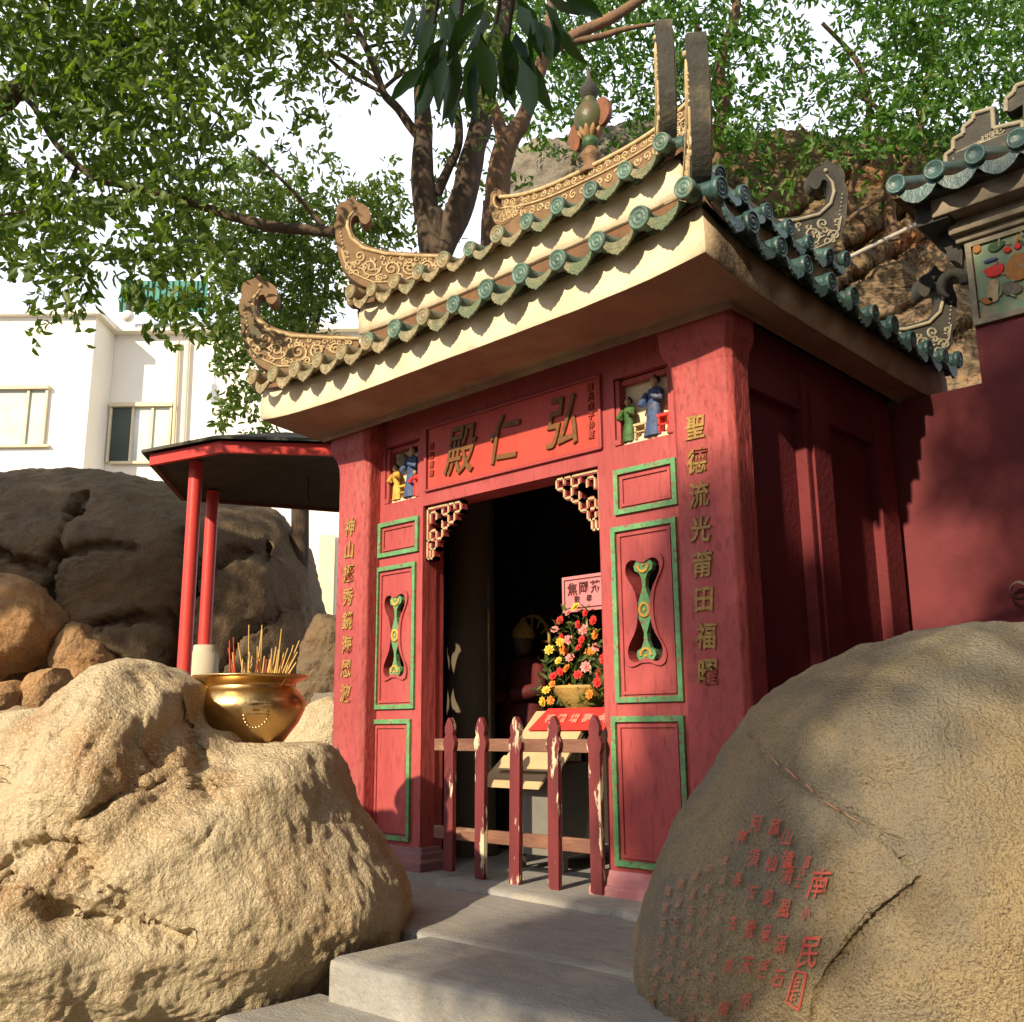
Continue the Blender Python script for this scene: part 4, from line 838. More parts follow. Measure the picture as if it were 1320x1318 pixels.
# ================================================================== PAVILION
H = 3.08
hexp = [at(192, 603, 8.36), at(283, 577, 8.0), at(470, 585, 8.15), at(560, 640, 9.3), at(440, 664, 10.3), at(234, 641, 9.7)]
hexp = [Vector((p[0], p[1], H)) for p in hexp]
cn = sum(hexp, Vector())/6
PV = thing('pavilion', 'open pavilion with dark low roof edged in red boards on red posts', 'pavilion', (cn.x, cn.y, 1.15))
rf = MB(); inn = [p*.96+Vector((cn.x, cn.y, H))*.04 for p in hexp]
apx = Vector((cn.x, cn.y, H+.42))
up = [p+(p-cn)*.06+Vector((0, 0, .075)) for p in hexp]
for i in range(6):
    j = (i+1) % 6; rf.add([up[i], up[j], apx], [(0, 1, 2)]); rf.add([up[i]-Vector((0, 0, .025)), up[j]-Vector((0, 0, .025)), apx-Vector((0, 0, .06))], [(0, 2, 1)]); rf.add([up[i], up[i]-Vector((0, 0, .025)), up[j]-Vector((0, 0, .025)), up[j]], [(0, 1, 2, 3)])
rf.build('roof', ROOFF, PV)
for i in range(6):
    j = (i+1) % 6; a, b_ = hexp[i], hexp[j]; ia, ib = inn[i], inn[j]; z1 = Vector((0, 0, .045)); z0 = Vector((0, 0, -.05))
    MB().add([a+z0, b_+z0, b_+z1, a+z1, ia+z0, ib+z0, ib+z1, ia+z1], [(0, 1, 2, 3), (4, 7, 6, 5), (0, 4, 5, 1), (3, 2, 6, 7), (0, 3, 7, 4), (1, 5, 6, 2)]).build('fascia_board', POSTR if i < 3 else mat('board_dark', (.14, .05, .035)), PV)
for i in range(6): MB().tube([hexp[i]*.97+Vector((cn.x, cn.y, H))*.03, apx-Vector((0, 0, .1))], .03, 4).build('rafter', WOODD, PV)
MB().add([inn[i]-Vector((0, 0, .02)) for i in range(6)]+[apx-Vector((0, 0, .3))], [(i, (i+1) % 6, 6) for i in range(6)]).build('ceiling', WOODD, PV)
def post(px, d, r, zb, zt=H):
    p = at(px, 750, d); mb = MB(); mb.tube([(p[0], p[1], zb), (p[0], p[1], (zb+zt)/2), (p[0], p[1], zt)], r, 20); return mb.build('post', POSTR, PV), p
post(244, 8.25, .058, 1.05)
_, p = post(268, 9.35, .06, 1.55)
MB().lathe([(.15, 1.1), (.155, 1.12), (.13, 1.52), (.10, 1.54), (.095, 1.60), (.06, 1.6)], (p[0], p[1], 0), 24, (True, True)).build('post_base', BEIGEB, PV)
post(520, 9.6, .06, 1.1)
pb = at(250, 892, 8.25); MB().bbox((pb[0]-.2, pb[1]-.14, .4), (pb[0]+.2, pb[1]+.2, 1.16), .03).build('stone_footing', ROCKD, PV)
# hanging bits under roof
hk = MB(); q = at(397, 640, 9.3); hk.tube([(q[0], q[1], q[2]+.25), (q[0], q[1], q[2]-.0), (q[0]+.02, q[1], q[2]-.05), (q[0]-.02, q[1], q[2]-.06)], .006, 5); hk.build('hook', BLACKP, PV)

# ================================================================== RIGHT BUILDING
NB = thing('temple_hall', 'neighbouring red temple hall with painted relief panel under its tiled eave', 'building', (-1, 6.05, 0))
WY = 6.07
w2 = plate2d([[(-2.36, -.9), (3, -.9), (3, 3.75), (-1.775, 3.75), (-1.775, 2.835), (-2.36, 2.835)]], 1.2)
MB().addmesh(w2, Matrix.Translation((0, WY+.6, 0)) @ FACE).build('wall', HALLSHADE, NB)
# relief picture
rp = MB().box((-1.735, WY-.012, 3.235), (-.6, WY-.003, 3.70)).build('relief_panel', TURQ, NB)
MB().addmesh(plate2d([rect(-1.775, -.56, 3.195, 3.735), rect(-1.74, -.6, 3.23, 3.705)], .03), Matrix.Translation((0, WY-.016, 0)) @ FACE).build('panel_frame', SCRD, rp)
def blob(pts, m, nm, d=.015):
    P = [(onY(x, y, WY-.02)[0], onY(x, y, WY-.02)[2]) for x, y in pts]; o = MB(); o.prism(smooth_poly(P, 2), lambda a, b, t: (a, WY-.012-t, b), 0, d); o2 = o.build(nm, m, rp); bevel(o2, .004)
K_ = lambda x, y: (1220+x/8.79, 280+y/8.79)
blob([K_(*p) for p in ((425, 595), (640, 500), (660, 590), (600, 670), (480, 690), (430, 640))], CLOTHR, 'fruit_bowl')
blob([K_(*p) for p in ((410, 500), (560, 450), (590, 470), (560, 490), (440, 530))], BLUE, 'blue_band')
blob([K_(*p) for p in ((690, 520), (760, 420), (900, 400), (1000, 560), (900, 700), (760, 740), (690, 690), (650, 620))], ORNG, 'orange_fruit')
blob([K_(*p) for p in ((640, 360), (700, 330), (750, 370), (700, 410), (650, 400))], CLOTHR, 'small_fruit')
blob([K_(*p) for p in ((760, 320), (820, 290), (860, 320), (820, 370), (770, 360))], CLOTHR, 'small_fruit')
blob([K_(*p) for p in ((460, 330), (600, 260), (680, 270), (640, 340), (560, 400), (480, 390))], FGRN, 'leaves')
blob([K_(*p) for p in ((300, 340), (370, 290), (400, 370), (350, 420), (300, 400))], ORNG, 'leaves')
blob([K_(*p) for p in ((480, 720), (600, 700), (590, 850), (600, 950), (500, 980), (440, 880))], SCR, 'stand')
blob([K_(*p) for p in ((370, 920), (540, 900), (530, 980), (430, 1000))], ORNG, 'leaves')
blob([K_(*p) for p in ((620, 760), (700, 730), (870, 760), (860, 860), (700, 900), (640, 860))], ROCKG, 'rockery')
blob([K_(*p) for p in ((900, 420), (1100, 340), (1200, 500), (1100, 640), (960, 600))], ORNG, 'orange_fruit')
rr_ = random.Random(3)
for i in range(86):
    cx0, cy0 = rr_.uniform(300, 2600), rr_.uniform(0, 1010); r0 = rr_.uniform(18, 42); a0 = rr_.uniform(0, 6)
    if not 330-(cx0-300)*.26 < cy0 < 985-(cx0-300)*.20: continue
    blob([K_(cx0+r0*1.5*math.cos(a)*math.cos(a0)-r0*.5*math.sin(a)*math.sin(a0), cy0+r0*1.5*math.cos(a)*math.sin(a0)+r0*.5*math.sin(a)*math.cos(a0)) for a in (0, 1, 2.1, 3.1, 4.2, 5.2)], rr_.choice((FGRN, ORNG, SCRD, TURQ, TURQ, SCRD, BLUE)), 'carved_leaf', rr_.uniform(.008, .022))
# cornice and eave
co = MB()
for z0, z1, pr in ((3.745, 3.79, .05), (3.79, 3.85, .10), (3.85, 3.88, .08), (3.88, 4.0, .22)): co.bbox((-1.80-(pr*.4), WY-pr, z0), (3, WY+.3, z1), .008)
co.build('cornice', mat('grey_cornice', (.3, .25, .18), (.17, .14, .1), scale=5, bump=.4), NB)
MB().bbox((-2.02, WY-.28, 4.0), (3, WY+.6, 4.06), .01).bbox((-2.0, WY-.2, 3.86), (-1.79, WY+1.5, 4.04), .02).build('eave_board', HORND, NB)
T2 = MB(); D2 = MB()
for i in range(20):
    x = -2.03+.235*i; T2.tube([(x, WY-.36, 4.10), (x, WY+.2, 4.36), (x, WY+1.0, 4.8)], .055, 12)
    T2.rings([[(x+r*math.cos(a), WY-.375+k, 4.105+r*math.sin(a)) for a in [2*math.pi*j/18 for j in range(18)]] for r, k in ((.001, 0), (.045, 0), (.05, -.008), (.062, -.008), (.065, .02))])
    hw = .115; P = [(x+.1175+hw*u, 4.085-.045*(1-u*u)) for u in [-1+k/6 for k in range(13)]]+[(x+.1175+hw*u, q) for u, q in ((1, 4.03), (.7, 3.985), (.3, 3.955), (0, 3.945), (-.3, 3.955), (-.7, 3.985), (-1, 4.03))]
    D2.prism(P, lambda a, b, t: (a, WY-.35+t, b), 0, .015)
T2.build('roof_tiles', TILED, NB, fix=False); D2.build('drip_tiles', TILED, NB)
MB().add([(-2.08, WY-.3, 4.05), (3, WY-.3, 4.05), (3, WY+1.2, 4.86), (-2.08, WY+1.2, 4.86), (-2.08, WY+1.2, 4.0), (3, WY+1.2, 4.0)], [(0, 1, 2, 3), (0, 3, 4), (0, 4, 5, 1)]).build('roof_bed', BED, NB)
# left gable verge drops with curled bracket
vg = MB(); vg.prism(smooth_poly([(-1.80, 4.0), (-1.97, 4.02), (-1.99, 3.9), (-1.93, 3.86), (-1.94, 3.78), (-1.89, 3.76), (-1.9, 3.68), (-1.84, 3.66), (-1.80, 3.6)], 1), lambda a, b, t: (a, WY+.0+t, b), 0, .5); vg.build('verge', HORND, NB)
cb = MB(); cpt = onY(1226, 365, WY); cb.tube([(cpt[0]+.075*math.cos(a), WY+.04, cpt[2]+.075*math.sin(a)) for a in [-.2+i*.32 for i in range(15)]], [.035]*10+[.03, .025, .02, .015, .01], 8)
cb.tube([(cpt[0]+.07, WY+.04, cpt[2]), (-1.79, WY+.05, cpt[2]+.02), (-1.785, WY+.05, 3.66)], .03, 8); cb.build('curled_bracket', HORND, NB)
# key-fret ridge end ornament
fy = WY+.25
fo = [K2 for K2 in [(205,350),(240,325),(240,280),(285,255),(285,225),(330,190),(330,165),(415,140),(420,230),(550,200),(550,260),(420,290),(420,340),(515,300),(515,350),(490,370),(495,400),(265,470),(245,455),(245,425),(210,430)]]
def k3(x, y): p = onY(1160+x/3.47, 100+y/3.47, fy); return (p[0], p[2])
fb = MB(); fb.prism([k3(*p) for p in fo], lambda a, b, t: (a, fy+t, b), 0, .12); ko = fb.build('ridge_end', HORND, NB)
fe = MB(); fp = [k3(*p) for p in fo]
for i in range(len(fp)):
    a, b_ = fp[i], fp[(i+1) % len(fp)]; fe.tube([(a[0], fy-.004, a[1]), (b_[0], fy-.004, b_[1])], .016, 6)
g2_ = [k3(*p) for p in [(310, 405), (310, 330), (360, 300), (540, 240), (540, 290), (410, 335), (410, 370), (350, 400)]]
for a, b_ in zip(g2_[:-1], g2_[1:]): fe.tube([(a[0], fy-.004, a[1]), (b_[0], fy-.004, b_[1])], .014, 6)
for i in range(12):
    c = k3(250+18*i % 250, 360-i*11); fe.tube([(a, fy-.006, b) for a, b in spiral(c, .003, .03, i, 1.2, 10)], .006, 5)
fe.build('fret_border', SCRD, ko)
MB().prism([k3(*p) for p in [(475,155),(475,100),(510,70),(520,40),(640,0),(640,330),(550,330),(550,120),(500,150)]], lambda a, b, t: (a, fy+t, b), 0, .12).build('ridge_end', HORND, NB)
fe = MB(); fp = [k3(*p) for p in [(475,155),(475,100),(510,70),(520,40),(640,0)]]
for a, b_ in zip(fp[:-1], fp[1:]): fe.tube([(a[0], fy-.004, a[1]), (b_[0], fy-.004, b_[1])], .016, 6)
fe.build('fret_border', SCRD, NB)
MB().bbox((-1.85, fy-.05, 4.3), (3, fy+.2, 4.5), .01).build('roof_ridge', HORND, NB)
tag(MB().tube([at(1078, 340, 11.), at(1190, 285, 11.)], .025, 8).build('pipe', PIPE), 'thin straight grey pipe slanting across the brown cliff', 'pipe')
tag(MB().lathe([(.06, 0), (.07, .03), (.05, .06)], (0, 0, 0)).build('wall_fitting', PIPE), 'small pale fitting on the red hall wall at right edge', 'fitting')
wf = bpy.data.objects['wall_fitting']; p = onY(1316, 762, WY-.05); wf.location = p; wf.rotation_euler = (math.pi/2, 0, 0); wf.scale = (.8, .8, .8)

# ================================================================== FAR BUILDINGS
fwd = Vector(-RM[:, 2]); fwd.z = 0; fwd.normalize(); rgt = Vector((-fwd.y, fwd.x, 0))*-1
def fb_frame(px, py, d): return Vector(atH(px, py, d))
def facebox(mb, pxl, pxr, pyt, pyb, d, thick):      # box facing the camera side at true depth d
    a = fb_frame(pxl, pyt, d); b_ = fb_frame(pxr, pyt, d); c = fb_frame(pxl, pyb, d); zt, zb = a.z, c.z
    P = []
    for z in (zb, zt):
        for q, t in ((a, 0), (b_, 0), (b_, thick), (a, thick)): P.append((q.x+fwd.x*t, q.y+fwd.y*t, z))
    mb.add(P, [(0, 3, 2, 1), (4, 5, 6, 7), (0, 1, 5, 4), (1, 2, 6, 5), (2, 3, 7, 6), (3, 0, 4, 7)]); return mb
def window(par, l, r, t, b, d, mull, dark=()):
    w0 = facebox(MB(), l, r, t, b, d-.03, .2).build('window', GLASSL, par)
    fr = MB(); e = 2.2
    facebox(fr, l-e, r+e, t-4, t+1, d-.16, .14); facebox(fr, l-e, r+e, b-1, b+2, d-.12, .1); facebox(fr, l-e, l+e*.4, t, b, d-.1, .08); facebox(fr, r-e*.4, r+e, t, b, d-.1, .08)
    for m_ in mull: facebox(fr, m_-1.6, m_+1.6, t, b, d-.09, .07)
    fr.build('frame', FRAMEW, w0)
    for a, c in dark: facebox(MB(), a, c, t+2, b-2, d-.05, .04).build('pane', GLASS, w0)
BA = thing('apartment_building', 'sunlit white building with wide pale window at far left', 'building', fb_frame(60, 600, 24))
facebox(MB(), -400, 124, 408, 1000, 24, 1.25).build('wall', WHITEB, BA)
facebox(MB(), -400, 128, 402, 409, 23.8, 1.6).build('roof_edge', WHITEB, BA)
window(BA, -60, 60, 501, 575, 24, (37,))
BB = thing('apartment_building', 'white building set back with half open dark window, right of the first', 'building', fb_frame(250, 600, 27))
facebox(MB(), 60, 520, 425, 1000, 25.26, 8).build('wall', WHITEB, BB); facebox(MB(), 100, 520, 418, 427, 24.95, 8.3).build('roof_edge', WHITEB, BB)
window(BB, 144, 220, 523, 596, 25.26, (172, 197), ((146, 170),))
for x in (230, 243): MB().tube([atH(x, 440, 25.15), atH(x-8, 600, 25.15)], .05, 6).build('drainpipe', FRAMEW, BB)
facebox(MB(), 412, 432, 690, 800, 25.15, .05).build('side_window', FRAMEW, BB)
TA = MB(); 
for i in range(28):
    x = 156+i*4; facebox(TA, x, x+2.6, 362, 402, 24.5+(i % 2)*.05, .04)
    facebox(TA, x+2.6, x+4, 362, 402, 24.53, .04)
tag(TA.build('awning', TARP), 'green corrugated awning on the rooftop half hidden by leaves', 'awning')
lp = thing('globe_lamp', 'round white globe lamp hanging at the rooftop left of the green awning', 'lamp', fb_frame(165, 408, 23))
p = fb_frame(165, 408, 23); MB().ball(tuple(p), .15, 16, 12).build('globe', GLOBE, lp); MB().tube([p+Vector((0, 0, .13)), p+Vector((0, 0, .33))], .08, 8).build('cap', HORND, lp); MB().tube([p+Vector((0, 0, .33)), p+Vector((0, 0, .8))], .025, 6).build('stem', HORND, lp)
rl = MB()
for i in range(6): rl.tube([at(437+i*5, 395, 22), at(437+i*5, 345, 22)], .025, 6)
rl.tube([at(434, 380, 22), at(466, 380, 22)], .03, 6); rl.tube([at(434, 350, 22), at(466, 350, 22)], .03, 6)
tag(rl.build('railing', WHITEB), 'white metal rooftop railing seen beside the upper left roof horn', 'railing')

# ================================================================== TREES
DG = ["889998899776678899998888752699999999", "999999887656555788877888754699999999", "789999765554224556877998767899999999", "369996643342113445776999745899999969",
      "546887731320001345535788746889876444", "776888776542323321002345553223332222", "788777789867833210000133331111110000", "787347889978822000000001111000000000",
      "477478899985000000000000000000000000", "054167788872000000000000000000000000", "033024588850000000000000000000000000", "010000278400000000000000000000000000", "000000156200000000000000000000000000", "000000155000000000000000000000000000"]
def crown(cells, m, name, par, dmin, dmax, L, per, spread=1., W=.42, droop=.5):
    C_, Dr, S_ = [], [], []
    for (ci, ri, dens) in cells:
        kcl = per*3.0*(dens/10)**1.9
        for _ in range(int(kcl)+(random.random() < kcl % 1)):
            px = 40*ci+random.uniform(0, 40); py = 40*ri+random.uniform(0, 40)
            d = random.uniform(dmin, dmax); c = at(px, py, d); tw = rng.normal(size=3); tw[2] = tw[2]*.5-.25; tw /= np.linalg.norm(tw)
            nl = random.randint(7, 13); tl = random.uniform(.12, .3)*spread
            for k in range(nl):
                b_ = c+tw*tl*(k/nl-.5)+rng.normal(size=3)*.03*spread
                dd = tw*.6+rng.normal(size=3)*.75; dd[2] -= droop; C_.append(b_); Dr.append(dd); S_.append(L*random.uniform(.65, 1.25))
    return leafmesh(C_, Dr, S_, W, m, name, par)
cells = [(c, r, int(DG[r][c])) for r in range(len(DG)) for c in range(33)]
# extend above and left of the frame so the crowns are whole
def sel(f): return [t for t in cells if f(t[0], t[1]) and t[2] > 0]
extraL = [(c, r, 8) for c in range(-4, 13) for r in (-1, -2, -3)]+[(c, r, 7) for c in (-3, -2, -1) for r in range(0, 8)]
extraR = [(c, r, 9) for c in range(16, 37) for r in (-1, -2, -3)]+[(c, r, 8) for c in (33, 34, 35) for r in range(0, 5)]
def limb(mb, pts, d, k=1.):
    # pts: (px, py, radius_px[, depth])
    P = [Vector(at(p[0], p[1], p[3] if len(p) > 3 else d)) for p in pts]; R = [.88*p[2]*(p[3] if len(p) > 3 else d)/F*k for p in pts]
    Q = []; RR = []
    for i in range(len(P)-1):
        for t in range(6):
            u = t/6; p0 = P[max(i-1, 0)]; p1_ = P[i]; p2_ = P[i+1]; p3 = P[min(i+2, len(P)-1)]
            q = .5*((2*p1_)+(p2_-p0)*u+(2*p0-5*p1_+4*p2_-p3)*u*u+(3*p1_-p0-3*p2_+p3)*u**3)
            Q.append(q+Vector((noise.noise(q*2), noise.noise(q*2+Vector((5, 0, 0))), 0))*R[i]*.35); RR.append((R[i]*(1-u)+R[i+1]*u)*(1+.12*noise.noise(q*7)))
    Q.append(P[-1]); RR.append(R[-1]); mb.tube(Q, RR, 12); return mb
t1 = thing('tree', 'tree with two dark forked trunks rising behind the left of the shrine roof', 'tree', at(560, 700, 8.8), 'trees around the shrine')
b = MB()
limb(b, [(558, 900, 26), (560, 345, 24), (552, 270, 19), (548, 215, 16), (545, 170, 14), (546, 100, 10), (552, 20, 7), (560, -60, 4)], 8.8)
limb(b, [(562, 335, 20), (590, 270, 20), (606, 215, 18), (620, 150, 16), (630, 90, 14), (655, 10, 11), (680, -80, 8)], 8.8)
limb(b, [(545, 180, 8), (530, 165, 7), (512, 140, 6), (495, 122, 6), (485, 95, 5), (465, 50, 5), (435, 5, 4), (410, -30, 3)], 8.8)
limb(b, [(563, 250, 8), (578, 220, 7), (592, 185, 6), (588, 130, 5), (575, 90, 4)], 8.8); limb(b, [(590, 128, 5), (612, 100, 5), (630, 85, 5)], 8.8)
limb(b, [(490, 110, 4), (460, 85, 4), (430, 68, 3), (390, 75, 2)], 8.8); limb(b, [(490, 118, 3), (520, 90, 3), (535, 60, 2)], 8.8); limb(b, [(470, 62, 3), (500, 55, 2), (530, 52, 1)], 8.8)
limb(b, [(497, 122, 3), (440, 90, 3), (400, 50, 2), (370, 20, 1)], 8.8)
b.build('trunk', BARK, t1)
crown(sel(lambda c, r: 9 <= c <= 15 and r <= 4)+[(c, r, 8) for c in range(9, 16) for r in (-1, -2, -3)], LEAFD, 'crown', t1, 7.5, 10., .09, 9.)
t2 = thing('tree', 'tree with orange brown trunk rising behind the middle of the shrine roof', 'tree', at(640, 700, 10), 'trees around the shrine')
b = MB()
limb(b, [(640, 900, 24), (640, 330, 22), (642, 260, 18), (650, 205, 17), (657, 180, 17), (675, 150, 12), (690, 110, 10), (705, 70, 10), (740, 45, 9), (790, 22, 8), (840, -10, 6)], 10)
limb(b, [(654, 190, 12), (640, 150, 9), (628, 110, 7), (615, 60, 5)], 10); limb(b, [(700, 65, 9), (712, 10, 7), (720, -50, 5)], 10); limb(b, [(730, 55, 6), (770, 48, 5), (805, 38, 4), (850, 30, 2)], 10)
b.build('trunk', BARKO, t2)
crown(sel(lambda c, r: 16 <= c <= 21 and r <= 6)+[t for t in extraR if t[0] < 22], LEAFB, 'crown', t2, 10.2, 13.5, .10, 11.)
t3 = thing('tree', 'tall leafy tree behind the right horns of the shrine roof', 'tree', at(930, 500, 12), 'trees around the shrine')
b = MB(); limb(b, [(925, 330, 11), (926, 190, 10), (932, 130, 9), (928, 80, 8), (945, 30, 7), (955, -40, 5)], 11.5); limb(b, [(905, 190, 5), (895, 100, 5), (900, 20, 4)], 11.5)
b.build('trunk', BARKO, t3)
crown(sel(lambda c, r: 22 <= c <= 27 and r <= 7)+[t for t in extraR if 22 <= t[0] < 28], LEAFB, 'crown', t3, 10.3, 13., .10, 9.)
t4 = thing('tree', 'leafy tree rooted on the cliff top above the neighbouring hall', 'tree', at(1150, 300, 12), 'trees around the shrine')
b = MB(); limb(b, [(1152, 310, 9), (1148, 270, 8), (1152, 235, 8), (1180, 185, 7), (1192, 130, 6), (1205, 60, 5), (1230, -30, 4)], 11.8); limb(b, [(1120, 290, 4), (1095, 262, 5), (1105, 215, 6), (1120, 160, 5), (1110, 90, 4), (1060, 30, 3)], 11.9)
limb(b, [(1100, 200, 3), (1060, 190, 3), (1030, 160, 2)], 11.9); limb(b, [(1150, 250, 4), (1110, 270, 3), (1080, 300, 3), (1070, 330, 2)], 11.8); limb(b, [(1190, 190, 4), (1215, 215, 4), (1235, 250, 3)], 11.8); limb(b, [(1165, 215, 4), (1140, 150, 4), (1100, 120, 3)], 11.8)
b.build('trunk', BARKO, t4)
crown(sel(lambda c, r: 28 <= c and r <= 7)+[t for t in extraR if t[0] >= 28], LEAFB, 'crown', t4, 10., 12.6, .10, 9.)
t5 = thing('tree', 'dark leafy tree overhanging from the left with long bare limb pointing to the roof horn', 'tree', (-8.5, .2, 0), 'trees around the shrine')
b = MB(); limb(b, [(-600, 900, 34), (-560, 500, 30), (-420, 260, 26), (-200, 190, 22), (-60, 160, 17), (0, 135, 15), (30, 112, 13), (75, 118, 9), (110, 80, 7), (180, 50, 5), (215, 66, 4)], 7.4)
limb(b, [(20, 115, 5), (45, 140, 4), (68, 180, 4), (95, 208, 5), (130, 232, 5), (200, 246, 6), (250, 262, 6), (290, 276, 7), (350, 292, 8), (400, 297, 8), (436, 300, 9)], 7.4)
limb(b, [(215, 66, 4), (235, 95, 4), (255, 128, 3), (285, 150, 2)], 7.4); limb(b, [(100, 215, 3), (80, 250, 3), (40, 270, 2), (0, 278, 2)], 7.4); limb(b, [(285, 150, 2), (265, 180, 1), (248, 245, 1)], 7.4); limb(b, [(415, 292, 5), (385, 255, 3), (345, 215, 2), (315, 192, 1)], 7.4)
b.build('trunk', BARK, t5)
crown(sel(lambda c, r: c <= 8 and r <= 10 and not (c >= 7 and r >= 5))+extraL, LEAFA, 'crown', t5, 6.3, 8.8, .10, 6.4)
t6 = thing('tree', 'dense small leaved tree filling the gap behind the left roof horns', 'tree', at(370, 700, 11.5), 'trees around the shrine')
b = MB(); limb(b, [(385, 900, 14), (390, 500, 12), (385, 420, 8), (400, 360, 6), (390, 300, 4)], 11.5); limb(b, [(390, 460, 6), (415, 390, 4), (430, 330, 2)], 11.5); limb(b, [(385, 430, 5), (350, 380, 4), (320, 340, 2)], 11.5)
b.build('trunk', BARK, t6)
crown(sel(lambda c, r: 7 <= c <= 16 and r >= 5), LEAFD, 'crown', t6, 10., 12.5, .10, 14.)
# vegetation tufts on boulder/cliff in front
# near glossy leaves over the camera, on a limb of the courtyard tree behind the viewer
t7 = thing('tree', 'courtyard tree whose large glossy leaves hang into the top centre of the photo', 'tree', (1.6, -4.6, -.9), 'trees around the shrine')
b = MB()
def limbw(mb, pts, rr):
    Q = []; RR = []
    P = [Vector(p) for p in pts]
    for i in range(len(P)-1):
        for t in range(5): u = t/5; Q.append(P[i].lerp(P[i+1], u)); RR.append(rr[i]*(1-u)+rr[i+1]*u)
    Q.append(P[-1]); RR.append(rr[-1]); mb.tube(Q, RR, 10)
limbw(b, [(1.6, -4.6, -.9), (1.55, -4.6, 1.5), (1.5, -4.5, 3.2), (1.2, -4.5, 4.6), (1., -4.6, 6.2)], [.2, .17, .14, .1, .05])
limbw(b, [(1.5, -4.5, 3.2), (1.3, -2.5, 3.9), (.3, -.3, 4.1), (-.8, 1.2, 3.9), (-1.35, 1.75, 3.55)], [.09, .07, .05, .03, .014])
for a_, z_ in ((0, 4.6), (2.1, 4.2), (4.2, 5.), (5.5, 4.)): limbw(b, [(1.4, -4.5, 3.6), (1.2+1.1*math.cos(a_), -4.6+.7*math.sin(a_), z_), (1.1+2.2*math.cos(a_), -4.8+1.2*math.sin(a_), z_+.6)], [.08, .05, .02])
tw = [(560, 60), (600, 30), (640, 60), (680, 30), (710, 20), (590, 90), (655, 85)]
for x, y in tw: limbw(b, [(-1.35, 1.75, 3.55), tuple(at(x+10, -40, 2.62)), tuple(at(x, y-30, 2.6))], [.012, .008, .004])
b.build('trunk', BARK, t7)
C_, Dr, S_ = [], [], []
spec = [(556,88,542,158,.19),(575,80,560,150,.17),(548,80,528,100,.11),(560,60,530,105,.16),(585,60,575,125,.19),(600,70,590,130,.17),(612,50,625,120,.18),(630,40,640,110,.17),(645,60,652,150,.19),(655,70,672,160,.19),(668,60,690,130,.16),(680,40,700,90,.15),(700,20,730,70,.16),(715,10,760,30,.15),(640,20,610,70,.15),(620,10,600,60,.15),(660,10,680,60,.17),(690,0,715,50,.16),(655,60,640,120,.17),(648,90,662,140,.15),(700,30,705,100,.12),(560,20,545,75,.16),(575,5,580,70,.17),(600,0,585,50,.16),(540,0,528,50,.13)]
for x0, y0, x1, y1, L in spec:
    for _ in range(2):
        jx, jy = random.uniform(-16, 16), random.uniform(-22, 10); d0 = 2.6+random.uniform(-.12, .15); a = at(x0+jx, y0+jy, d0); c = at(x1+jx*1.3, y1+jy, d0+random.uniform(-.1, .1)); C_.append(a); Dr.append(c-a); S_.append(L*random.uniform(.75, 1.05))
leafmesh(C_, Dr, np.array(S_)*1.12, .30, LEAFC, 'hanging_leaves', t7, .12, .12)
def ballcrown(specs, m, par, L, nl=9, spr=.09):
    C_, Dr, S_ = [], [], []
    for c, R, n_ in specs:
        for _ in range(n_):
            p = rng.normal(size=3); p *= rng.uniform(.3, 1)**.5/np.linalg.norm(p); p = np.array(c)+p*np.array(R)
            for k in range(nl): C_.append(p+rng.normal(size=3)*spr); Dr.append(rng.normal(size=3)+[0, 0, -.4]); S_.append(L*random.uniform(.7, 1.2))
    return leafmesh(C_, Dr, S_, .45, m, 'crown', par)
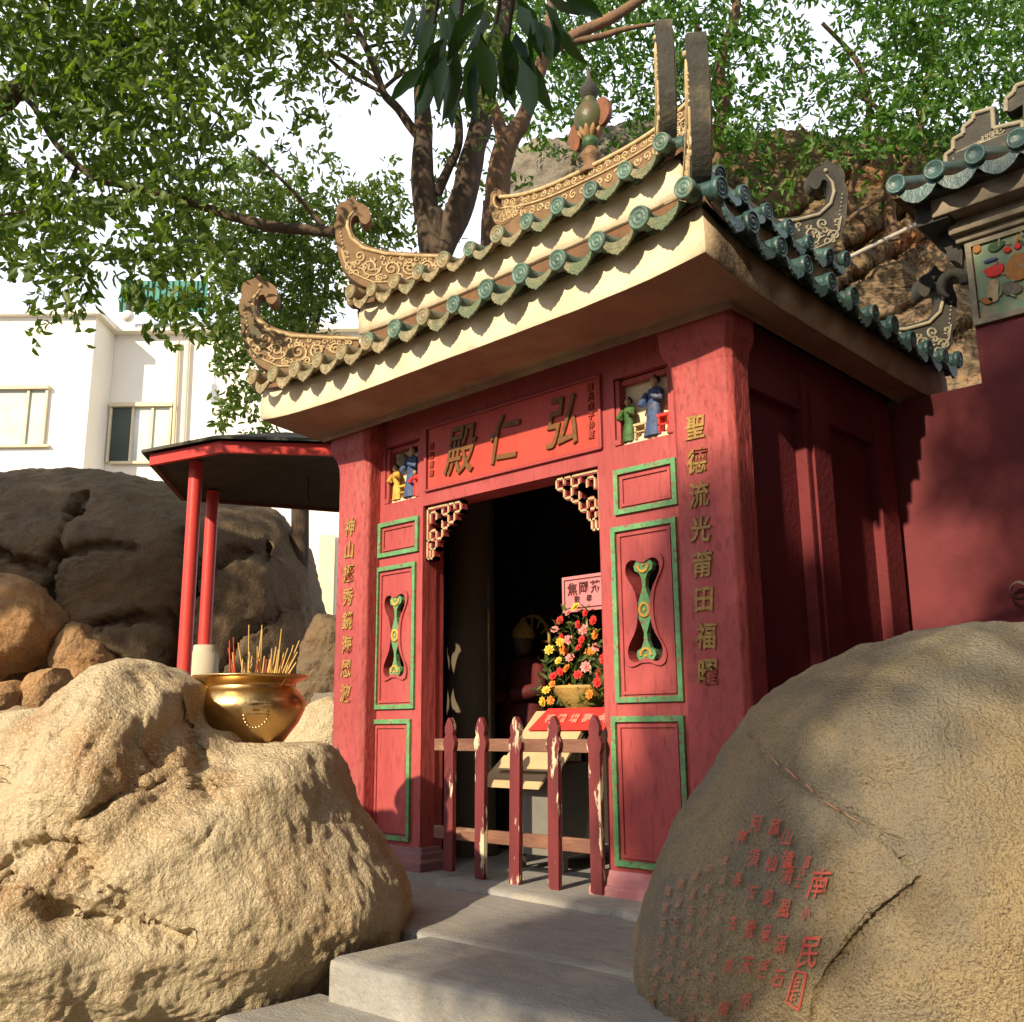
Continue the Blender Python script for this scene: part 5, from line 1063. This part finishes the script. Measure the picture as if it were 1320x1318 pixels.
ballcrown([((-.95, -4.9, 5.0), (.85, .7, .75), 150), ((-.65, -4.9, 6.0), (.95, .7, .6), 150), ((.75, -4.9, 6.8), (1.2, .8, .8), 110), ((-1.1, -4.9, 4.1), (.95, .7, .36), 120), ((.65, -4.9, 8.3), (1.15, .8, 1.1), 230), ((1.8, -4.9, 8.6), (1.3, .8, 1.5), 260), ((1.6, -4.9, 6.5), (.9, .8, .7), 40)], LEAFA, t7, .11, 26, .12)
t8 = thing('tree', 'broad courtyard tree left of the viewer shading the huge dark boulder', 'tree', (-11, -2, -.9), 'trees around the shrine')
b = MB(); limbw(b, [(-11, -2, -.9), (-11, -2, 2.5), (-10.8, -2, 5)], [.25, .2, .1]); b.build('trunk', BARK, t8)
ballcrown([((-10.2, -2, 6.4), (2.1, 1.2, 1.5), 900), ((-8.9, -2, 5.8), (.8, .9, .9), 200), ((-12.5, -2, 6), (1.4, 1.2, 1.6), 400)], LEAFA, t8, .2)
# ---- added, unseen, to block sky light: rock face, tree over it, low hall
blocker_rock = MB(); rr = []
for j in range(30):
    z = -1+9*j/29; rr.append([(1.5+.35*z/4*.6+.5*noise.noise(Vector((y*.5, z*.5, 0)))+.12*noise.noise(Vector((y*2, z*2, 4))), y, z) for y in [-3.5+9.4*i/50 for i in range(51)]]+[(5, 5.9, z), (5, -3.5, z)])
blocker_rock.rings(rr, True, (True, True)); tag(blocker_rock.build('sky_block_rock', CLIFF, fix=False), 'tall brown rock face added unseen on the right to block sky light', 'rock')
t9 = thing('tree', 'spreading tree added unseen over the rock face to block sky light', 'tree', (3, 3, -.9), 'trees around the shrine')
b = MB(); limbw(b, [(3, 3, 5), (2.5, 3, 8), (1, 3, 9)], [.3, .2, .08]); b.build('trunk', BARK, t9)
ballcrown([((1.0, 3.2, 8.6), (2.6, 2.4, .9), 900), ((2.0, .2, 8.8), (2.0, 1.5, .9), 400)], LEAFA, t9, .3)
bh = thing('sky_block_hall', 'low grey hall added unseen behind the viewer to block low sky', 'building', (-4, -14, -.9))
MB().bbox((-20, -18, -.9), (12, -13, 3.6), .05).build('wall', BEIGEB, bh)
rfh = MB().add([(-20.5, -12.5, 3.55), (12.5, -12.5, 3.55), (12.5, -15.5, 4.8), (-20.5, -15.5, 4.8), (-20.5, -18.5, 3.55), (12.5, -18.5, 3.55)], [(0, 1, 2, 3), (3, 2, 5, 4), (0, 3, 4), (1, 5, 2)]); rfh.build('roof', ROOFF, bh)
